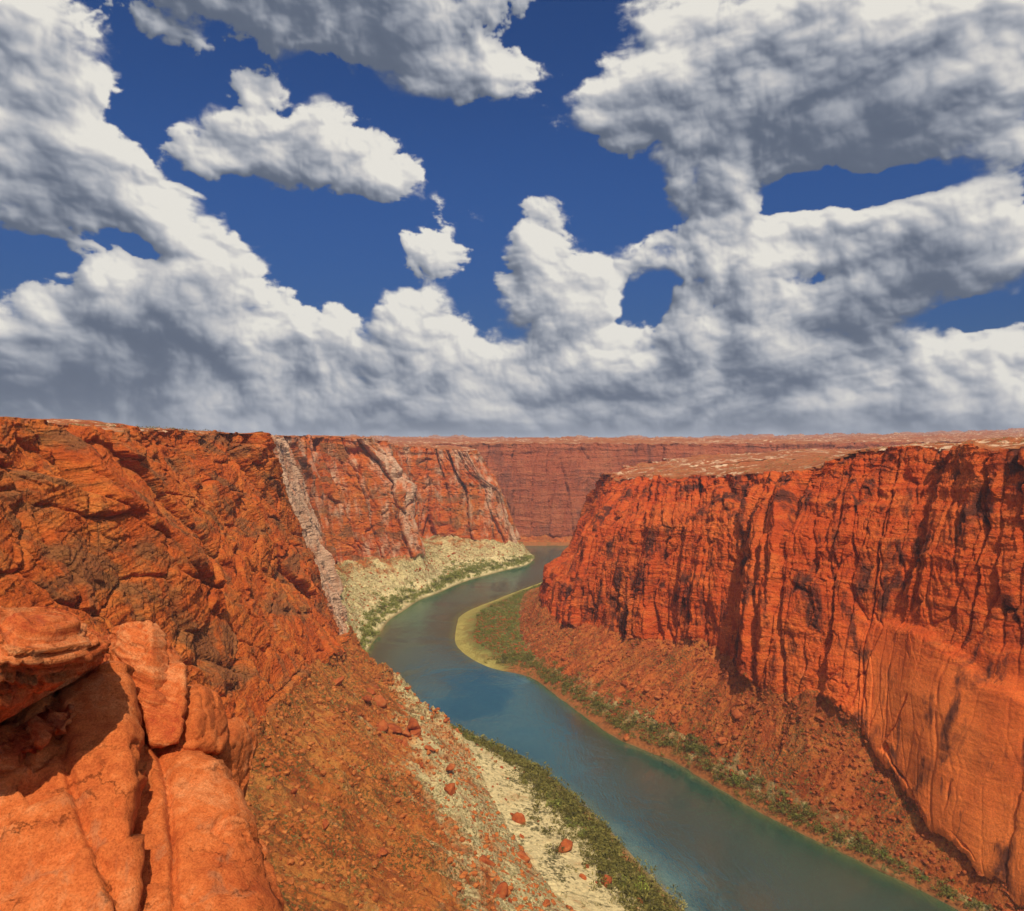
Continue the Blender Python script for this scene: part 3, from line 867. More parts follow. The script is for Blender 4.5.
LEFT = [
    sec(PL1, shore=(150, 120, 0), bank=(135, 118, 5), bench=(110, 112, 14), tal=(20, 100, 60), base=(-60, 80, 100), rim=(-110, 60, 190), p1=(-160, 40, 200), p2=(-900, -100, 212), p3=(-30000, -8000, 300)),
    sec(PL1, shore=(105, 230, 0), bank=(90, 228, 5), bench=(62, 220, 14), tal=(-15, 200, 55), base=(-88, 180, 97), c2=(-116, 170, 158), rim=(-142, 150, 205), p1=(-180, 130, 207), p2=(-900, 50, 212), p3=(-30000, -6000, 300)),
    sec(PL1, shore=(73, 297, 0), bank=(55, 294, 5), bench=(20, 284, 14), tal=(-38, 265, 52), base=(-92, 245, 95), c2=(-121, 235, 158), rim=(-150, 210, 206), p1=(-185, 200, 209), p2=(-900, 180, 212), p3=(-30000, -4500, 300)),
    sec(PL1, shore=(46, 368, 0), bank=(30, 366, 5), bench=(-8, 355, 14), tal=(-58, 332, 48), base=(-101, 310, 86), c2=(-134, 300, 152), rim=(-164, 280, 205), p1=(-200, 275, 208), p2=(-900, 320, 212), p3=(-30000, -3000, 300)),
    sec(PL1, shore=(17, 424, 0), bank=(3, 423, 5), bench=(-25, 415, 14), tal=(-70, 400, 46), base=(-108, 385, 76), c2=(-142, 374, 150), rim=(-172, 355, 205), p1=(-205, 365, 207), p2=(-900, 460, 212), p3=(-30000, -1800, 300)),
    sec(PL2, shore=(-28, 467, 0), bank=(-40, 468, 5), bench=(-58, 466, 14), tal=(-86, 462, 37), base=(-113, 454, 60), c1=(-130, 440, 105), c2=(-146, 430, 150), rim=(-173, 418, 205), p1=(-205, 440, 206), p2=(-850, 600, 210), p3=(-30000, -900, 300)),
    sec(PL2, shore=(-71, 515, 0), bank=(-82, 515, 5), bench=(-92, 512, 12), tal=(-105, 508, 28), base=(-120, 503, 48), c1=(-136, 487, 106), c2=(-149, 472, 146), c3=(-161, 458, 180), rim=(-171, 446, 204), p1=(-215, 470, 204), p2=(-800, 660, 208), p3=(-30000, -400, 300)),
    sec(PLS, shore=(-99, 560, 0), bank=(-107, 562, 4), bench=(-118, 560, 10), tal=(-130, 560, 18), base=(-143, 560, 32), rim=(-197, 530, 203), p1=(-235, 540, 204), p2=(-800, 720, 208), p3=(-30000, 0, 300)),
    sec(PLS, shore=(-137, 651, 0), bank=(-141, 648, 3), bench=(-144, 646, 8), tal=(-147, 643, 14), base=(-150, 640, 24), rim=(-222, 612, 203), p1=(-255, 620, 204), p2=(-800, 780, 208), p3=(-30000, 300, 300)),
    sec(PLS, shore=(-137, 757, 0), bank=(-150, 757, 4), bench=(-163, 755, 12), tal=(-176, 752, 22), base=(-190, 750, 40), rim=(-243, 735, 204), p1=(-275, 740, 205), p2=(-800, 850, 208), p3=(-30000, 600, 300)),
    sec(PLC, shore=(-125, 830, 0), bank=(-143, 832, 4), bench=(-165, 838, 14), tal=(-195, 850, 30), base=(-217, 882, 46), rim=(-255, 875, 205), p1=(-290, 890, 205), p2=(-800, 930, 208), p3=(-30000, 850, 300)),
    sec(PLC, shore=(-115, 875, 0), bank=(-128, 880, 4), bench=(-142, 890, 14), tal=(-158, 900, 30), base=(-172, 912, 46), rim=(-232, 918, 204), p1=(-270, 930, 205), p2=(-800, 980, 208), p3=(-30000, 950, 300)),
    sec(PLN, shore=(-98, 912, 0), bank=(-104, 918, 4), bench=(-110, 925, 18), tal=(-115, 930, 32), base=(-120, 937, 46), c1=(-133, 942, 95), c2=(-136, 945, 140), c3=(-165, 948, 175), rim=(-195, 950, 203), p1=(-240, 965, 205), p2=(-750, 1020, 208), p3=(-30000, 1030, 300)),
    sec(PLN, shore=(-75, 970, 0), bank=(-85, 980, 4), bench=(-100, 990, 18), tal=(-120, 1000, 33), base=(-140, 1010, 50), rim=(-200, 1010, 202), p1=(-240, 1020, 204), p2=(-720, 1060, 208), p3=(-30000, 1100, 300)),
    sec(PLC, shore=(-60, 1000, 0), bank=(-70, 1012, 4), bench=(-95, 1045, 18), tal=(-130, 1080, 32), base=(-165, 1120, 46), rim=(-195, 1135, 192), p1=(-240, 1140, 197), p2=(-700, 1100, 206), p3=(-30000, 1160, 300)),
    sec(PLC, shore=(-20, 1060, 0), bank=(-30, 1070, 4), bench=(-55, 1095, 16), tal=(-80, 1120, 28), base=(-110, 1150, 40), rim=(-132, 1172, 187), p1=(-180, 1185, 192), p2=(-650, 1150, 204), p3=(-30000, 1210, 300)),
    sec(PLN, shore=(30, 1140, 0), bank=(25, 1145, 4), bench=(20, 1150, 12), tal=(14, 1155, 20), base=(7, 1163, 29), c1=(-5, 1165, 63), c2=(-20, 1167, 118), c3=(-52, 1168, 139), rim=(-75, 1172, 181), p1=(-120, 1200, 188), p2=(-600, 1200, 202), p3=(-30000, 1250, 300)),
    sec(PLC, shore=(38, 1200, 0), bank=(32, 1205, 4), base=(10, 1225, 25), rim=(-60, 1230, 184), p1=(-110, 1232, 190), p2=(-600, 1230, 202), p3=(-30000, 1280, 300)),
    sec(PLC, shore=(0, 1285, 0), bank=(-10, 1283, 4), base=(-40, 1278, 25), rim=(-100, 1262, 188), p1=(-150, 1255, 192), p2=(-600, 1255, 202), p3=(-30000, 1310, 300)),
    sec(PLC, shore=(-150, 1325, 0), bank=(-160, 1322, 4), base=(-200, 1315, 30), rim=(-250, 1295, 190), p1=(-300, 1290, 194), p2=(-800, 1290, 202), p3=(-30000, 1330, 300)),
]
PF = (0.35, 0.45, 0.35, 0.0, 0.02, 0.0, 0.4)


def fsec(X, zr, h2, h3):
    k = X / 700.0
    return sec(PF, shore=(X, 1322, 0), bank=(X, 1328, 3), bench=(X, 1333, 5), tal=(X, 1338, 8), base=(X, 1344, 14), c1=(X, 1356, 70), c2=(X, 1368, 135), rim=(X, 1388, zr),
               p1=(X * 1.1, 1520, zr + 2), p2=(X * 2.6, 4000, h2), p3=(X * 20, 40000, h3))


FAR = [fsec(-1500, 195, 212, 290), fsec(-500, 194, 210, 280), fsec(-200, 193, 206, 300), fsec(0, 193, 203, 270), fsec(250, 193, 202, 250),
       fsec(550, 194, 204, 260), fsec(800, 196, 226, 290), fsec(1300, 200, 258, 300), fsec(3000, 205, 285, 300)]

RNG_ALL = [(0, K_BENCH), (K_BENCH, K_BASE), (K_BASE, K_RIM), (K_RIM, 12)]
lofts = {}
for key, secs, mats, flip, labels, res in (
        ('right', RIGHT, (M_BANK_R, M_TAL_R, M_RIGHT, M_PLAT), 1,
         ('brushy reddish bank and sandbar along the right side of the river', 'orange talus slope under the right red cliff', 'tall red sandstone cliff on the right side of the canyon', 'flat slickrock mesa top above the right red cliff'), 0.95),
        ('left', LEFT, (M_BANK_L, M_TAL_L, M_LEFT, M_PLAT), -1,
         ('pale sandy bank along the left side of the river', 'talus slopes under the left canyon cliffs', 'orange cliffs on the left side of the canyon with bleached buttresses', 'flat desert plateau above the left cliffs'), 0.95),
        ('far', FAR, (M_BANK_R, M_TAL_R, M_FAR, M_PLAT), -1,
         ('narrow bank at the foot of the distant canyon wall', 'low rubble slope at the foot of the distant wall', 'distant dark red canyon wall closing the view', 'distant plateau reaching the horizon'), 0.9)):
    P, kv, s, Q = loft(secs, res)
    Nn = normals(P)
    P = displace(P, kv, s, Q, flip, {'right': 0, 'left': 3000, 'far': 7000}[key])
    names = ('riverbank', 'talus_slope', 'cliff', 'plateau')
    parts(P, kv, Q, RNG_ALL, mats, names, labels, flip > 0, {'right': 0.22, 'left': 0.50, 'far': 0.1}[key])
    lofts[key] = (P, kv, s, Q)
    print(key, P.shape)

# ------------------------------------------------------------------ the river
def river():
    x = np.arange(-420, 760, 4.0); y = np.arange(40, 1420, 4.0)
    X, Y = np.meshgrid(x, y, indexing='ij')
    shores = []
    for k in ('right', 'left', 'far'):
        P, kv, s, Q = lofts[k]
        j = int(np.searchsorted(kv, K_SHORE))
        q = P[:, j, :2]
        q = q[(np.abs(q[:, 0]) < 900) & (q[:, 1] < 1500)]
        shores.append(q[::4])
    Sx = np.concatenate(shores)
    D = np.full(X.shape, 1e9)
    for a in range(0, len(Sx), 64):
        b = Sx[a:a + 64]
        d = np.sqrt((X[..., None] - b[:, 0]) ** 2 + (Y[..., None] - b[:, 1]) ** 2).min(-1)
        D = np.minimum(D, d)
    P = np.stack([X, Y, np.zeros_like(X)], -1)
    at = np.ones(X.shape + (4,), np.float32)
    at[..., 0] = np.clip(D / 40, 0, 1)
    o = grid_mesh('river', P, M_WATER, at, flip=False)
    tag(o, 'calm green river winding through the canyon with sky reflections', kind='structure')


river()

# ------------------------------------------------------------------ foreground rocks
def ico(sub):
    bm = bmesh.new()
    bmesh.ops.create_icosphere(bm, subdivisions=sub, radius=1.0)
    v = np.array([q.co[:] for q in bm.verts], np.float32)
    f = np.array([[q.index for q in p.verts] for p in bm.faces], np.int32)
    bm.free()
    v /= np.linalg.norm(v, axis=1, keepdims=True)
    return v, f


ICO = {k: ico(k) for k in (1, 3, 4, 6, 7)}


def hull_planes(pts):
    bm = bmesh.new()
    for p in pts:
        bm.verts.new(p)
    bmesh.ops.convex_hull(bm, input=bm.verts[:])
    bm.normal_update()
    pl = {}
    for f in bm.faces:
        n = np.array(f.normal[:]); c = np.array(f.calc_center_median()[:])
        if np.linalg.norm(n) > 0.5:
            pl[tuple(np.round(n, 2))] = (n, float(n @ c))
    bm.free()
    return np.array([p[0] for p in pl.values()]), np.array([p[1] for p in pl.values()])


def tri_mesh(name, v, f, mat, smooth=True):
    me = bpy.data.meshes.new(name)
    me.vertices.add(len(v)); me.vertices.foreach_set('co', np.ascontiguousarray(v, np.float32).ravel())
    me.loops.add(len(f) * 3); me.polygons.add(len(f))
    me.loops.foreach_set('vertex_index', np.ascontiguousarray(f, np.int32).ravel())
    me.polygons.foreach_set('loop_start', np.arange(len(f), dtype=np.int32) * 3)
    me.polygons.foreach_set('use_smooth', np.full(len(f), smooth))
    me.update(calc_edges=True)
    me.materials.append(mat)
    return me


def radial_rock(pts, sub, p=14):
    pts = np.array(pts, float)
    c = pts.mean(0)
    n, d = hull_planes(pts - c)
    sgn = np.where(d < 0, -1, 1)
    n = n * sgn[:, None]; d = np.abs(d) + 1e-4
    v, f = ICO[sub]
    g = np.maximum(0, v @ n.T) / d
    r = 1.0 / np.maximum(1e-6, (g ** p).sum(1) ** (1.0 / p))
    return v * r[:, None] + c, v, f, c


def vnorm(P, f):
    a, b, c = P[f[:, 0]], P[f[:, 1]], P[f[:, 2]]
    fn = np.cross(b - a, c - a)
    N = np.zeros_like(P)
    for k in range(3):
        for i in range(3):
            N[:, i] += np.bincount(f[:, k], fn[:, i], len(P))
    return N / np.maximum(1e-9, np.linalg.norm(N, axis=1, keepdims=True))


def fg_rock(name, label, pts, mat, sub=7, p=14, amp=1.0, lump=0.35, strata=0.0, axis=(0.15, 0.1, 1.0), freq=3.0, cat='rock', pits=0.0, seed=0.0, facet=1.6):
    P, dirs, f, c = radial_rock(pts, sub, p)
    N = vnorm(P, f)
    x, y, z = [P[:, i].astype(np.float32) + seed for i in range(3)]
    D = lump * (fbm3(x / 2.6, y / 2.6, z / 2.6, 4) * 1.2 + fbm3(x / 1.1, y / 1.1, z / 1.1, 3, 0.5, 'ridge') * 0.35)
    D += amp * (fbm3(x / 0.7, y / 0.7, z / 0.7, 5, 0.5) * 0.10)
    _, fa, fe = cells((x + 0.7 * y) / facet, (z - 0.3 * y) / (facet * 0.8), int(seed))
    _, fb_, fe2 = cells((x - 0.5 * y) / (facet * .38), (z + 0.3 * y) / (facet * .3), int(seed) + 3)
    D += amp * (fa * 0.20 * facet + fb_ * 0.06 * facet - 0.07 * np.exp(-(fe / 0.04) ** 2) * facet)
    # joints and scoops
    cr = np.abs(fbm3(x / 2.2 + 8, y / 2.2, z / 3.4, 3))
    D -= 0.20 * amp * np.exp(-(cr / 0.012) ** 2) * sstep(0.0, 0.2, fbm3(x / 3 + 5, y / 3, z / 3, 2))
    if strata:
        a = np.array(axis) / np.linalg.norm(axis)
        w = fbm3(x / 3, y / 3, z / 3, 3)
        t = (x * a[0] + y * a[1] + z * a[2]) * freq + w * 1.6
        lay = fbm2(t, (x + y) / 6, 4, 0.6)
        def layers(tt):
            i = np.floor(tt).astype(int); q = tt - i
            a0 = _HV[i & 1023, 0]
            return a0 * 0.5 - 1.0 * np.exp(-(np.minimum(q, 1 - q) / 0.13) ** 2)
        D += strata * (layers(t) * 0.55 + layers(t * 2.7 + 40 + w) * 0.28 + lay * 0.5)
    if pits:
        q = fbm3(x / 0.5, y / 0.5, z / 0.35, 3)
        D -= pits * sstep(0.25, 0.5, q)
    P = P + N * D[:, None]
    me = tri_mesh(name, P, f, mat)
    o = bpy.data.objects.new(name, me)
    COL.objects.link(o)
    return tag(o, label, cat)


def fg_mat(name, lo, mid, hi, grey, gamt, saxis=(0.2, 0.1, 1.0), lamw=0.28):
    m, nt, bs, co = new_mat(name)
    n1 = nt.noise(co, 0.45, 8, 0.62, 0.4)
    n2 = nt.noise(co, 3.2, 9, 0.68)
    d = nt.vmath('DOT_PRODUCT', co, saxis)
    x, y, z = nt.sep(co)
    lam = nt.noise(nt.comb(nt.math('MULTIPLY', x, .25), nt.math('MULTIPLY', y, .25), nt.math('MULTIPLY', nt.math('MULTIPLY_ADD', n1, .5, d), 7.0)), 1.0, 6, 0.65)
    t = nt.math('ADD', nt.math('MULTIPLY', n1, .40), nt.math('MULTIPLY', n2, .35))
    t = nt.math('MULTIPLY_ADD', lam, lamw, nt.math('ADD', t, 0.5 * (0.28 - lamw)))
    col = nt.ramp(t, [(0.38, lo), (0.52, mid), (0.66, hi)])
    st = nt.noise(nt.mapping(co, sc=(1.6, 1.6, .28)), 1.1, 7, 0.6, 0.6)
    gm = nt.math('MULTIPLY', nt.rng(st, 0.54, 0.66), nt.rng(nt.noise(co, 0.22, 4), 0.45, 0.6))
    col = nt.mix(nt.math('MULTIPLY', gm, gamt), col, grey)
    sp = nt.noise(co, 22.0, 8, 0.78)
    col = nt.mix(1.0, col, nt.ramp(sp, [(0.38, (.66, .60, .56)), (0.5, (1, 1, 1)), (0.62, (1.18, 1.25, 1.35))]), 'MULTIPLY')
    nt.put(bs.inputs['Base Color'], col)
    h = nt.math('ADD', nt.math('MULTIPLY', nt.noise(co, 4.0, 10, 0.66), 1.0), nt.math('MULTIPLY', lam, 2.5 * lamw))
    crk = nt.vor(nt.vmath('ADD', co, nt.vmath('SCALE', nt.comb(n1, n2, n1), scale=1.2)), 0.9, 'DISTANCE_TO_EDGE')
    h = nt.math('ADD', h, nt.math('MULTIPLY', nt.rng(crk, 0.0, 0.02, -0.35, 0.0), nt.rng(nt.noise(co, 0.6, 3), 0.5, 0.6)))
    pit = nt.vor(co, 9.0)
    h = nt.math('ADD', h, nt.rng(pit, 0.1, 0.3, -0.15, 0.0))
    bump(nt, bs, h, 1.0, 0.055)
    return m


M_FG1 = fg_mat('orange_rock', (.36, .060, .013), (.56, .130, .028), (.68, .25, .085), (.34, .15, .065), 0.45, lamw=0.10)
M_FG2 = fg_mat('red_ledge_rock', (.36, .045, .013), (.56, .125, .028), (.68, .25, .085), (.30, .06, .025), 0.5, (.42, .1, 1.0), 0.5)


def outline(pts, thick, extra=()):
    out = []
    for (px, py, Y) in pts:
        a = np.array(V(px, py, Y))
        out.append(a)
        b = np.array(V(px - 14, py + 10, Y + thick))
        out.append(b)
    out += [np.array(V(*e)) for e in extra]
    return out


fg_rock('rock_ledge', 'layered overhanging red ledge at the left edge above a dark hollow',
        outline([(-90, 612, 13), (0, 603, 13.2), (60, 607, 14), (108, 632, 14.5), (118, 645, 14.5), (95, 668, 14), (50, 692, 13.4), (0, 716, 12.6), (-90, 760, 12)], 5, [(20, 650, 12)]),
        M_FG2, 7, 18, 0.22, 0.07, 0.34, (0.42, 0.1, 1.0), 4.2, 'ledge', seed=3)
fg_rock('rock_shelf', 'thin dark red shelf recessed in the hollow under the layered ledge',
        outline([(-90, 765, 14.2), (0, 730, 14.6), (62, 702, 15), (84, 706, 15), (70, 730, 14.4), (30, 752, 13.9), (-90, 830, 13.2)], 4),
        M_FG2, 6, 18, 0.4, 0.08, 0.30, (0.40, 0.0, 1.0), 4.2, 'ledge', seed=11)
fg_rock('rock_buttress', 'big smooth orange rock buttress in the lower left corner',
        outline([(-90, 775, 13.2), (0, 738, 14.0), (50, 716, 14.7), (96, 672, 15.8), (118, 650, 16.5), (136, 655, 17), (150, 740, 15.5), (165, 860, 13), (175, 1150, 10.5), (-90, 1150, 9.5)], 7, [(60, 860, 12.2), (90, 800, 13.4)]),
        M_FG1, 7, 12, 1.0, 0.34, 0.02, cat='rock', seed=21, facet=3.4)
fg_rock('rock_block', 'rough topped block behind the layered ledge with a shadowed left face',
        outline([(108, 645, 18.6), (116, 627, 19), (150, 621, 19.4), (170, 636, 19.6), (187, 656, 19.4), (183, 676, 18.6), (176, 735, 17.4), (150, 745, 17.0), (118, 730, 17.4)], 5, [(150, 668, 17.6)]),
        M_FG2, 7, 30, 0.7, 0.08, 0.14, (0.1, 0.1, 1.0), 2.2, 'rock', seed=33, facet=1.3)
fg_rock('rock_slab', 'flat upright slab between the rough block and the pale boulder',
        outline([(140, 690, 17.6), (160, 668, 18.4), (184, 664, 18.6), (186, 684, 18.2), (182, 742, 16.9), (150, 748, 16.6)], 3),
        M_FG2, 6, 30, 0.6, 0.10, 0.05, (0.1, 0.1, 1.0), 2.2, 'rock', seed=37, facet=1.0)
fg_rock('pale_boulder', 'pale orange boulder with a flat lit top in the middle of the foreground rocks',
        outline([(160, 705, 18.6), (176, 684, 19.2), (206, 681, 19.4), (222, 694, 19.6), (232, 722, 19.2), (226, 752, 18.0), (190, 756, 17.2), (160, 745, 17.4)], 4, [(196, 718, 17.4)]),
        M_FG1, 7, 18, 0.6, 0.10, 0.03, cat='boulder', seed=45, facet=1.2)
fg_rock('wedge_boulder', 'wedge shaped boulder at the right end of the foreground rocks, over the drop',
        outline([(205, 738, 19.6), (218, 718, 20.6), (240, 716, 21), (256, 732, 21.2), (258, 744, 21), (250, 778, 20.0), (243, 806, 19.2), (222, 806, 18.6), (205, 775, 18.6)], 4, [(228, 745, 18.9)]),
        M_FG1, 7, 34, 0.6, 0.10, 0.03, cat='boulder', seed=51, facet=1.1)
fg_rock('rock_dome', 'broad streaked orange rock dome falling to the bottom edge beside the talus',
        outline([(128, 735, 17), (140, 720, 17.3), (170, 726, 17.4), (205, 742, 17.2), (228, 768, 16.8), (240, 805, 16), (256, 860, 14.8), (268, 911, 13.8), (315, 1150, 10.8), (90, 1150, 10), (105, 860, 13.8)], 6, [(180, 800, 14.9), (170, 900, 12.9)]),
        M_FG1, 7, 12, 1.0, 0.30, 0.02, cat='rock', seed=61, facet=2.8)
fg_rock('rock_chunk', 'small dark chunk wedged in the cleft between buttress and dome',
        outline([(112, 780, 14.2), (120, 770, 14.4), (132, 776, 14.4), (134, 790, 14.2), (124, 798, 14), (112, 794, 14)], 1.0),
        M_FG2, 4, 12, 0.4, 0.05, 0.02, cat='stone', seed=71)

# the spur that carries the foreground rocks, down to the talus
pts = [(-60, -20, 190), (-7, -14, 188), (-6.5, 10, 184), (-9, 19, 182.5), (-14, 27, 181), (-45, 34, 186), (-80, 20, 196),
       (-130, 60, 70), (-30, 75, 70), (10, 40, 60), (20, -60, 60), (-120, -60, 60), (-90, -40, 196)]
o = fg_rock('promontory', 'rock spur of the rim carrying the foreground rocks', pts, M_LEFT, 6, 12, 6.0, 2.0, 1.5, (0, 0.1, 1), 0.4)
o['kind'] = 'structure'
if 'category' in o: del o['category']

# ------------------------------------------------------------------ loose things on the slopes
def loftpts(key, k0, k1, fn=None):
    P, kv, s, Q = lofts[key]
    j0, j1 = int(np.searchsorted(kv, k0)), int(np.searchsorted(kv, k1))
    sub = P[:, j0:j1]
    N = normals(sub)
    N *= np.sign(N[..., 2:3] + 1e-9)
    du = np.linalg.norm(np.gradient(sub, axis=0), axis=2); dv = np.linalg.norm(np.gradient(sub, axis=1), axis=2)
    A = (du * dv).ravel()
    X = sub.reshape(-1, 3); N = N.reshape(-1, 3)
    K = np.broadcast_to(kv[None, j0:j1], sub.shape[:2]).ravel()
    px = 512 + F * X[:, 0] / np.maximum(1, X[:, 1]); py = 440 + F * (EYE - X[:, 2]) / np.maximum(1, X[:, 1])
    ok = (X[:, 1] > 80) & (px > -20) & (px < 1044) & (py > 425) & (py < 930) & (X[:, 2] > 0.25)
    return X[ok], N[ok], A[ok], K[ok], px[ok], py[ok]


def pick(key, k0, k1, n, weight=None):
    X, N, A, K, px, py = loftpts(key, k0, k1)
    w = A.copy()
    if weight is not None:
        w = w * weight(X, K, px, py)
    w = w / w.sum()
    i = rng.choice(len(X), size=n, replace=False, p=w)
    return X[i], N[i]


def at_pixel(key, px, py, k0=K_SHORE, k1=K_BASE):
    X, N, A, K, qx, qy = loftpts(key, k0, k1)
    i = int(np.argmin((qx - px) ** 2 + (qy - py) ** 2))
    return X[i]


def mottled(name, stops, rough=0.9, scale=1.0):
    m, nt, bs, co = new_mat(name)
    oi = nt.node('ShaderNodeObjectInfo')
    n = nt.noise(co, scale, 6, 0.65)
    t = nt.math('MULTIPLY_ADD', nt.math('SUBTRACT', oi.outputs['Random'], 0.5), 0.14, n)
    nt.put(bs.inputs['Base Color'], nt.ramp(t, stops))
    bs.inputs['Roughness'].default_value = rough
    return m, nt, bs, co


M_BOULDER, nt_, bs_, co_ = mottled('boulder_rock', [(0.35, (.24, .045, .012)), (0.5, (.38, .085, .020)), (0.65, (.48, .15, .04))], scale=0.8)
bump(nt_, bs_, nt_.noise(co_, 2.0, 8, 0.65), 1.0, 0.35)
M_RUBBLE, nt_, bs_, co_ = mottled('soil_coloured_stone', [(0.35, (.26, .062, .015)), (0.5, (.42, .115, .024)), (0.65, (.52, .18, .040))], scale=0.3)
M_LEAF, nt_, bs_, co_ = mottled('olive_foliage', [(0.30, (.060, .050, .010)), (0.5, (.14, .118, .022)), (0.72, (.27, .21, .045))], 0.8, 0.5)
M_LEAF_DRY, nt_, bs_, co_ = mottled('dry_foliage', [(0.30, (.16, .11, .03)), (0.5, (.26, .21, .06)), (0.72, (.40, .33, .10))], 0.8, 0.5)
M_LEAF_BRIGHT, nt_, bs_, co_ = mottled('yellow_green_foliage', [(0.30, (.22, .26, .03)), (0.5, (.42, .46, .06)), (0.72, (.60, .58, .12))], 0.8, 0.8)
M_LEAF_GREEN, nt_, bs_, co_ = mottled('green_foliage', [(0.30, (.10, .11, .018)), (0.5, (.20, .20, .035)), (0.72, (.34, .31, .06))], 0.8, 0.5)
M_BARK, nt_, bs_, co_ = mottled('grey_bark', [(0.3, (.12, .08, .05)), (0.7, (.25, .18, .12))], 0.9, 2.0)


def boulder_proto(i):
    r = np.random.default_rng(100 + i)
    pts = r.normal(size=(11, 3)) * [1.0, 0.8, 0.62]
    pts /= np.maximum(0.8, np.linalg.norm(pts, axis=1, keepdims=True))
    P, d, f, c = radial_rock(pts, 3 if i else 4, 22)
    x, y, z = [P[:, k].astype(np.float32) + i * 7 for k in range(3)]
    P = P + vnorm(P, f) * (fbm3(x * 1.6, y * 1.6, z * 1.6, 4) * 0.22)[:, None]
    return tri_mesh('boulder', P, f, M_BOULDER, True)


BOULDERS = [boulder_proto(i) for i in range(7)]


def put_boulder(p, size, label, group=None, name='boulder', sink=0.25):
    o = bpy.data.objects.new(name, random.choice(BOULDERS))
    o.location = (p[0], p[1], p[2] + size * (0.35 - sink))
    o.rotation_euler = (random.uniform(-.5, .5), random.uniform(-.5, .5), random.uniform(0, 6.28))
    s = size * 0.62
    o.scale = (s * random.uniform(.8, 1.3), s * random.uniform(.8, 1.2), s * random.uniform(.7, 1.05))
    COL.objects.link(o)
    return tag(o, label, 'boulder', group)


for (key, px, py, size, lab) in (
        ('left', 563, 850, 7.5, 'large flat red boulder lying on the pale bench near the river bushes'),
        ('left', 608, 884, 6.0, 'red boulder at the lower end of the pale bench beside the thick bushes'),
        ('left', 523, 858, 5.5, 'dark red boulder left of the large flat one on the pale bench'),
        ('left', 449, 772, 8.0, 'red boulder at the upper narrow end of the pale bench'),
        ('left', 451, 792, 7.0, 'red rock lump where the talus slope meets the pale bench'),
        ('left', 485, 866, 7.5, 'upright red rock sticking out of the lower talus'),
        ('left', 498, 897, 8.0, 'rounded red rock at the bottom edge of the lower talus'),
        ('left', 374, 678, 13.0, 'massive red knob at the foot of the left cliff corner'),
        ('left', 352, 668, 11.0, 'red knob wedged between the cliff corner and the massive knob'),
        ('left', 414, 728, 10.0, 'pale orange outcrop rock on the edge of the talus below the cliff corner'),
        ('left', 404, 746, 7.0, 'squat red rock just below the pale orange outcrop rock'),
        ('left', 430, 752, 6.5, 'red rock on the talus edge above the bench end'),
        ('left', 520, 822, 8.5, 'orange rock on the talus edge over the middle of the bench'),
        ('right', 627, 738, 5.0, 'small bright red boulder at the right waterline opposite the bushes'),
        ('right', 789, 694, 13.0, 'tall leaning red block at the foot of the right cliff pillars'),
        ('right', 735, 716, 8.0, 'red block on the upper right talus below the cliff pillars'),
        ('right', 648, 690, 6.0, 'upright red boulder low on the right talus slope'),
        ('right', 674, 722, 6.0, 'broad red boulder in the middle of the right talus slope'),
        ('right', 722, 742, 5.5, 'red boulder with smaller ones on the lower right talus slope')):
    p = at_pixel(key, px, py)
    o = put_boulder(p, size, lab, name='rock_outcrop' if size > 9.5 else 'boulder', sink=0.22)
    if 'tall leaning' in lab:
        o.scale = (3.6, 4.2, 9.5); o.rotation_euler = (0.12, 0.2, 0.6)

for k in range(16):
    t = k / 15
    px, py = 346 + 66 * t + random.uniform(-14, 14), 668 + 75 * t + random.uniform(-16, 16)
    put_boulder(at_pixel('left', px, py), random.uniform(5, 11) * (1 - 0.3 * t), 'rugged red rock of the crumbling spur below the left cliff corner', 'rocks of the spur below the left cliff corner', 'rock_outcrop', 0.3)

SZ = lambda a, b, n, q=2.2: a + (b - a) * rng.random(n) ** q
for (key, k0, k1, n, a, b, wf, lab, grp) in (
        ('right', K_BENCH, K_BASE, 105, 1.6, 5.5, lambda X, K, px, py: (X[:, 1] < 720) * (X[:, 1] / 300.0) ** 0, 'loose red boulder strewn over the right talus slope', 'boulders on the right talus slope'),
        ('left', K_BENCH, K_BASE - 0.1, 90, 1.2, 3.8, lambda X, K, px, py: (X[:, 1] < 520) * (px > 240), 'loose red boulder strewn over the near left talus slope', 'boulders on the near left talus slope'),
        ('left', K_BANK, K_BENCH, 30, 1.2, 3.2, lambda X, K, px, py: (X[:, 1] < 480), 'small red boulder scattered on the pale near left bench', 'boulders on the near left bench'),
        ('left', K_BENCH, K_BASE, 50, 2.0, 6.5, lambda X, K, px, py: (X[:, 1] > 640), 'far red boulder on the pale talus under the distant left buttresses', 'boulders on the far left talus')):
    X, N = pick(key, k0, k1, n, wf)
    for p, s in zip(X, SZ(a, b, n)):
        put_boulder(p, float(s), lab, grp)


def leaf_cloud(r, n, size, leaf, flat=0.75):
    """Leaf-sized triangles through an uneven crown."""
    lobes = r.normal(size=(6, 3)) * [.5, .5, .22] + [0, 0, .45]
    lr = r.uniform(.3, .6, 6)
    k = r.integers(0, 6, n)
    d = r.normal(size=(n, 3)); d /= np.linalg.norm(d, axis=1, keepdims=True)
    c = lobes[k] + d * (lr[k] * r.uniform(.35, 1.0, n) ** .5)[:, None]
    c[:, 2] = np.abs(c[:, 2]) * flat + 0.03
    t = r.normal(size=(n, 3, 3)) * leaf
    v = (c[:, None, :] + t) * size
    return v.reshape(-1, 3)


def bush_mesh(i, mat, n=260, leaf=.075):
    r = np.random.default_rng(500 + i)
    v = leaf_cloud(r, n, 1.0, leaf)
    return tri_mesh('bush', v, np.arange(len(v)).reshape(-1, 3), mat, False)


